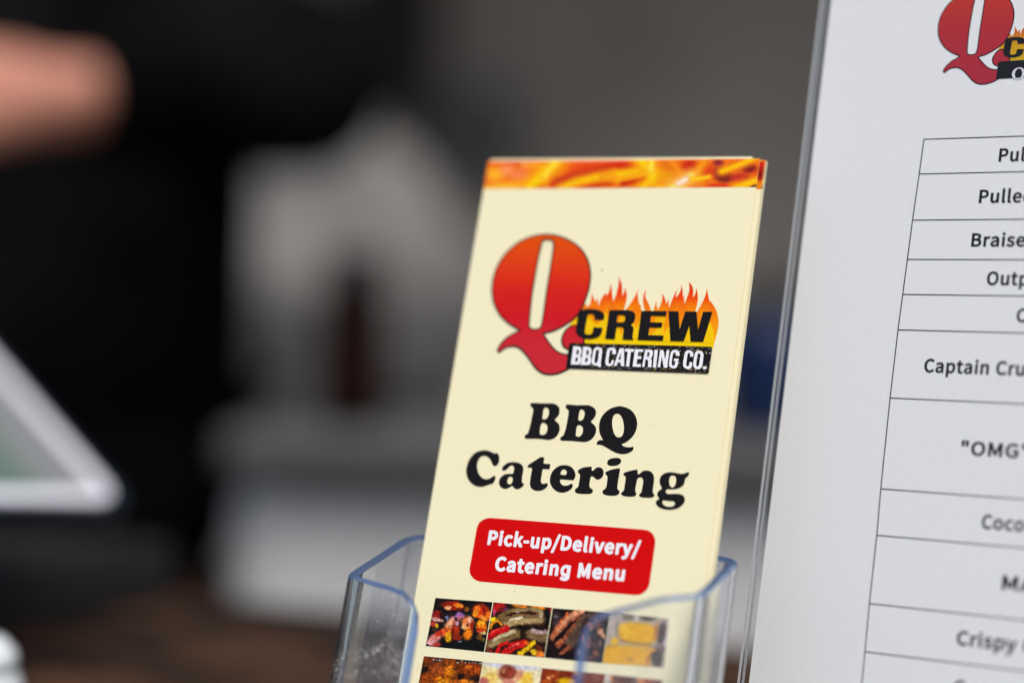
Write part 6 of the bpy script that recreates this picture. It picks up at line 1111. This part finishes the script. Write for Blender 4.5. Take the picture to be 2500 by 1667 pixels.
sack = empty('paper_sack', loc=(-0.245, 2.64, ZC-0.0145))
from mathutils import noise as mnoise
bmx = bmesh.new(); bmesh.ops.create_icosphere(bmx, subdivisions=5, radius=1.0)
for v in bmx.verts:
    p = v.co.copy(); n_ = p.normalized()
    k = 1+0.16*mnoise.noise(p*1.4+Vector((3, 1, 7)))+0.05*mnoise.noise(p*3.1)+0.012*mnoise.noise(Vector((p.x*9, p.y*9, p.z*2)))
    z_ = p.z*k
    sq = 1.0+0.18*(1-abs(p.z))
    v.co = Vector((p.x*k*0.195*sq*(1-0.22*max(0, z_)), p.y*k*0.14*sq, max(0.0, 0.215+0.225*z_)))
M_SACK = simple('pale_grey_paper', (0.172, 0.166, 0.158), 0.85, noise=0.5, scale=7)
from_bm('body', bmx, M_SACK, sack, True)
bmx = bmesh.new(); prev = None
for i in range(15):
    x = -0.085+0.17*i/14; yy = 0.012*math.sin(i*1.3)
    cur = (bmx.verts.new((x*0.7, yy*0.4, 0.405)), bmx.verts.new((x, yy, 0.448+0.012*math.sin(i*0.9))))
    if prev: bmx.faces.new((prev[0], cur[0], cur[1], prev[1])).smooth = True
    prev = cur
nk_ = from_bm('folded_neck', bmx, M_SACK, sack); so_ = nk_.modifiers.new('thick', 'SOLIDIFY'); so_.thickness = 0.012
tag(sack, 'lumpy pale grey paper sack far behind the brown bottle', 'sack')

spk = empty('black_case', loc=(0.42, 2.62, ZC-0.0145))
M_BLK = simple('black_textured_plastic', (0.012, 0.012, 0.013), 0.55)
from_bm('body', box_bm(-0.13, 0.15, -0.10, 0.10, 0, 0.245, 0.010, 3), M_BLK, spk)
from_bm('handle', box_bm(-0.05, 0.07, -0.015, 0.015, 0.2455, 0.262, 0.004, 2), M_BLK, spk)
for s in (-0.07, 0.08): from_bm('latch', box_bm(s-0.012, s+0.012, -0.105, -0.1002, 0.15, 0.19, 0.001), simple('latch_steel', (0.3, 0.3, 0.3), 0.4, 1.0), spk)
tag(spk, 'black carrying case on the rear bench behind the blue tumbler', 'case')

bag = empty('hanging_cloth', loc=(-0.06, 3.34, 0.42))
bmx = bmesh.new(); nx, nz = 14, 12; g = []
for j in range(nz+1):
    row = []
    for i in range(nx+1):
        x = (i/nx-0.5)*(0.05+0.08*min(1, j/5)); z = -0.16*j/nz
        row.append(bmx.verts.new((x, 0.016*math.sin(i*1.7+j*0.12)*min(1, j/3), z)))
    g.append(row)
for j in range(nz):
    for i in range(nx): bmx.faces.new((g[j][i], g[j][i+1], g[j+1][i+1], g[j+1][i]))
cl = from_bm('cloth', bmx, simple('charcoal_cloth', (0.075, 0.075, 0.08), 0.9), bag, True)
sm_ = cl.modifiers.new('thick', 'SOLIDIFY'); sm_.thickness = 0.003
from_bm('hook', lathe_bm([(0.004, -0.004), (0.004, 0.02), (0, 0.022)], 12), M_STEEL_D, bag)
tag(bag, 'small charcoal cloth hanging on the grey wall', 'cloth')

jk = empty('hanging_jacket', loc=(-0.215, 3.33, 0.70))
bmx = bmesh.new(); g = []
for j in range(15):
    row = []
    for i in range(17):
        x = (i/16-0.5)*(0.10+0.06*min(1, j/6)); z = -0.37*j/14
        row.append(bmx.verts.new((x, 0.022*math.sin(i*1.25+j*0.10)*min(1, j/4), z)))
    g.append(row)
for j in range(14):
    for i in range(16): bmx.faces.new((g[j][i], g[j][i+1], g[j+1][i+1], g[j+1][i]))
jc = from_bm('cloth', bmx, simple('dark_brown_cloth', (0.030, 0.027, 0.024), 0.95, spec=0.05), jk, True)
js = jc.modifiers.new('thick', 'SOLIDIFY'); js.thickness = 0.004
from_bm('hook', lathe_bm([(0.005, -0.004), (0.005, 0.025), (0, 0.027)], 12), M_STEEL_D, jk)
tag(jk, 'dark brown jacket hanging on the wall beside the black sleeve', 'jacket')

# ---------------------------------------------------------------- person in black behind the counter
def skin_obj(name, verts, edges, radii, root, mat, parent=None, sub=2):
    bmx = bmesh.new(); lay = bmx.verts.layers.skin.verify()
    vs = []
    for p, r in zip(verts, radii):
        v = bmx.verts.new(p); rr = r if isinstance(r, tuple) else (r, r); v[lay].radius = rr; vs.append(v)
    vs[root][lay].use_root = True
    for a, b in edges: bmx.edges.new((vs[a], vs[b]))
    o = from_bm(name, bmx, mat, parent)
    sk = o.modifiers.new('skin', 'SKIN'); sk.use_smooth_shade = True
    sb = o.modifiers.new('sub', 'SUBSURF'); sb.levels = sub; sb.render_levels = sub
    return o
PX, PY = -0.440, 1.86
person = empty('person', loc=(PX, PY, ZG))
def L_(x, y, z): return Vector((x-PX, y-PY, z-ZG))
m, nt, N, L, P = node_mat('skin')
P.inputs['Base Color'].default_value = (0.46, 0.235, 0.165, 1); P.inputs['Roughness'].default_value = 0.5; P.inputs['Subsurface Weight'].default_value = 0.15; P.inputs['Subsurface Radius'].default_value = (0.012, 0.005, 0.003)
n1 = N.new('ShaderNodeTexNoise'); n1.inputs['Scale'].default_value = 30; cr = N.new('ShaderNodeValToRGB'); cr.color_ramp.elements[0].color = (0.50, 0.205, 0.135, 1); cr.color_ramp.elements[1].color = (0.60, 0.255, 0.175, 1)
L.new(n1.outputs['Fac'], cr.inputs['Fac']); L.new(cr.outputs['Color'], P.inputs['Base Color'])
M_SKIN = m
M_SHIRT = simple('black_cotton', (0.0046, 0.0046, 0.0050), 0.95, spec=0.04, noise=0.9, scale=8)  # patchy tone paints uneven light on the sleeve folds into the cotton
M_TROUS = simple('black_trousers', (0.004, 0.004, 0.005), 0.9, spec=0.05)
M_HAIR = simple('dark_brown_hair', (0.02, 0.012, 0.008), 0.6)
Vx, Ex, Rx = [], [], []
def add(p, r, prev=None):
    Vx.append(p); Rx.append(r); i = len(Vx)-1
    if prev is not None: Ex.append((prev, i))
    return i
pel = add(L_(PX, PY, -0.17), (0.12, 0.075)); bel = add(L_(PX, PY, 0.0), (0.145, 0.10), pel); che = add(L_(PX, PY, 0.20), (0.165, 0.11), bel)
nb = add(L_(PX, PY, 0.36), (0.075, 0.065), che); nk = add(L_(PX, PY-0.01, 0.42), (0.055, 0.055), nb); jaw = add(L_(PX, PY-0.03, 0.475), (0.062, 0.070), nk)
fac = add(L_(PX, PY-0.03, 0.55), (0.074, 0.088), jaw); cro = add(L_(PX, PY-0.015, 0.63), (0.060, 0.075), fac)
nose = add(L_(PX, PY-0.125, 0.535), 0.012, fac)
for s in (-1, 1): add(L_(PX+s*0.083, PY-0.015, 0.545), (0.010, 0.022), fac)
def arm(sh, el, wr, knuckle, palm_n):
    a = add(sh, 0.058, che); b = add(el, 0.043, a); c = add(wr, (0.026, 0.030), b)
    d = (knuckle-wr); side = d.normalized().cross(palm_n).normalized()
    pm = add(wr+d*0.55, (0.053, 0.028), c)
    for k, ln in enumerate((0.062, 0.072, 0.068, 0.054)):
        o = (k-1.5)*0.0268
        base = add(knuckle+side*o, 0.0124, pm)
        p1 = add(knuckle+side*o*1.05+d.normalized()*ln*0.42+palm_n*ln*0.30, 0.0115, base)
        p2 = add(knuckle+side*o*1.05+d.normalized()*ln*0.38+palm_n*ln*0.75, 0.0104, p1)
    tb = add(wr+d*0.35-side*0.034+palm_n*0.010, 0.0125, pm); t1 = add(wr+d*0.75-side*0.044+palm_n*0.026, 0.0105, tb); add(wr+d*1.02-side*0.036+palm_n*0.040, 0.0090, t1)
arm(L_(-0.285, 1.84, 0.310), L_(-0.140, 1.70, 0.208), L_(-0.362, 1.535, 0.168), L_(-0.434, 1.485, 0.156), Vector((-0.60, 0.78, -0.10)).normalized())
arm(L_(-0.628, 1.84, 0.305), L_(-0.720, 1.80, 0.050), L_(-0.700, 1.68, -0.150), L_(-0.700, 1.655, -0.235), Vector((0.95, -0.1, 0.0)).normalized())
for s in (-1, 1):
    hp_ = add(L_(PX+s*0.085, PY, -0.26), 0.085, pel); kn = add(L_(PX+s*0.10, PY-0.02, -0.61), 0.058, hp_); an = add(L_(PX+s*0.10, PY, -1.01), 0.040, kn); add(L_(PX+s*0.11, PY-0.15, -1.05), (0.042, 0.028), an)
skin_obj('body', Vx, Ex, Rx, pel, M_SKIN, person, 2)
sv = [L_(PX, PY, -0.34), L_(PX, PY, -0.05), L_(PX, PY, 0.10), L_(PX, PY, 0.23), L_(PX, PY, 0.345), L_(-0.305, 1.85, 0.275), L_(-0.228, 1.78, 0.222), L_(-0.150, 1.705, 0.205), L_(-0.240, 1.625, 0.192), L_(-0.342, 1.550, 0.172),
      L_(-0.610, 1.85, 0.305), L_(-0.675, 1.80, 0.19), L_(-0.72, 1.80, 0.05), L_(-0.702, 1.69, -0.13)]
skin_obj('shirt', sv, [(0, 1), (1, 2), (2, 3), (3, 4), (3, 5), (5, 6), (6, 7), (7, 8), (8, 9), (3, 10), (10, 11), (11, 12), (12, 13)],
         [(0.21, 0.14), (0.215, 0.130), (0.215, 0.13), (0.205, 0.125), (0.10, 0.085), 0.118, 0.108, 0.078, 0.066, 0.055, 0.085, 0.070, 0.062, 0.044], 2, M_SHIRT, person, 2)
tv = [L_(PX, PY, -0.19), L_(PX+0.09, PY, -0.28), L_(PX+0.10, PY-0.02, -0.61), L_(PX+0.10, PY, -1.0), L_(PX-0.09, PY, -0.28), L_(PX-0.10, PY-0.02, -0.61), L_(PX-0.10, PY, -1.0)]
skin_obj('trousers', tv, [(0, 1), (1, 2), (2, 3), (0, 4), (4, 5), (5, 6)], [(0.165, 0.125), 0.10, 0.078, 0.066, 0.10, 0.078, 0.066], 0, M_TROUS, person, 2)
skin_obj('hair', [L_(PX, PY+0.02, 0.52), L_(PX, PY+0.015, 0.60), L_(PX, PY-0.005, 0.650)], [(0, 1), (1, 2)], [(0.070, 0.060), (0.085, 0.085), (0.062, 0.075)], 1, M_HAIR, person, 2)
M_EYE = simple('eye_white', (0.7, 0.7, 0.68), 0.2)
for s in (-1, 1):
    bmx = bmesh.new(); bmesh.ops.create_uvsphere(bmx, u_segments=16, v_segments=10, radius=0.0125)
    c = L_(PX+s*0.031, PY-0.108, 0.562)
    for v in bmx.verts: v.co += c
    from_bm('eye', bmx, M_EYE, person, True)
tag(person, 'person in a black long sleeved top with one bare hand raised behind the till', 'person')
bpy.context.view_layer.update()
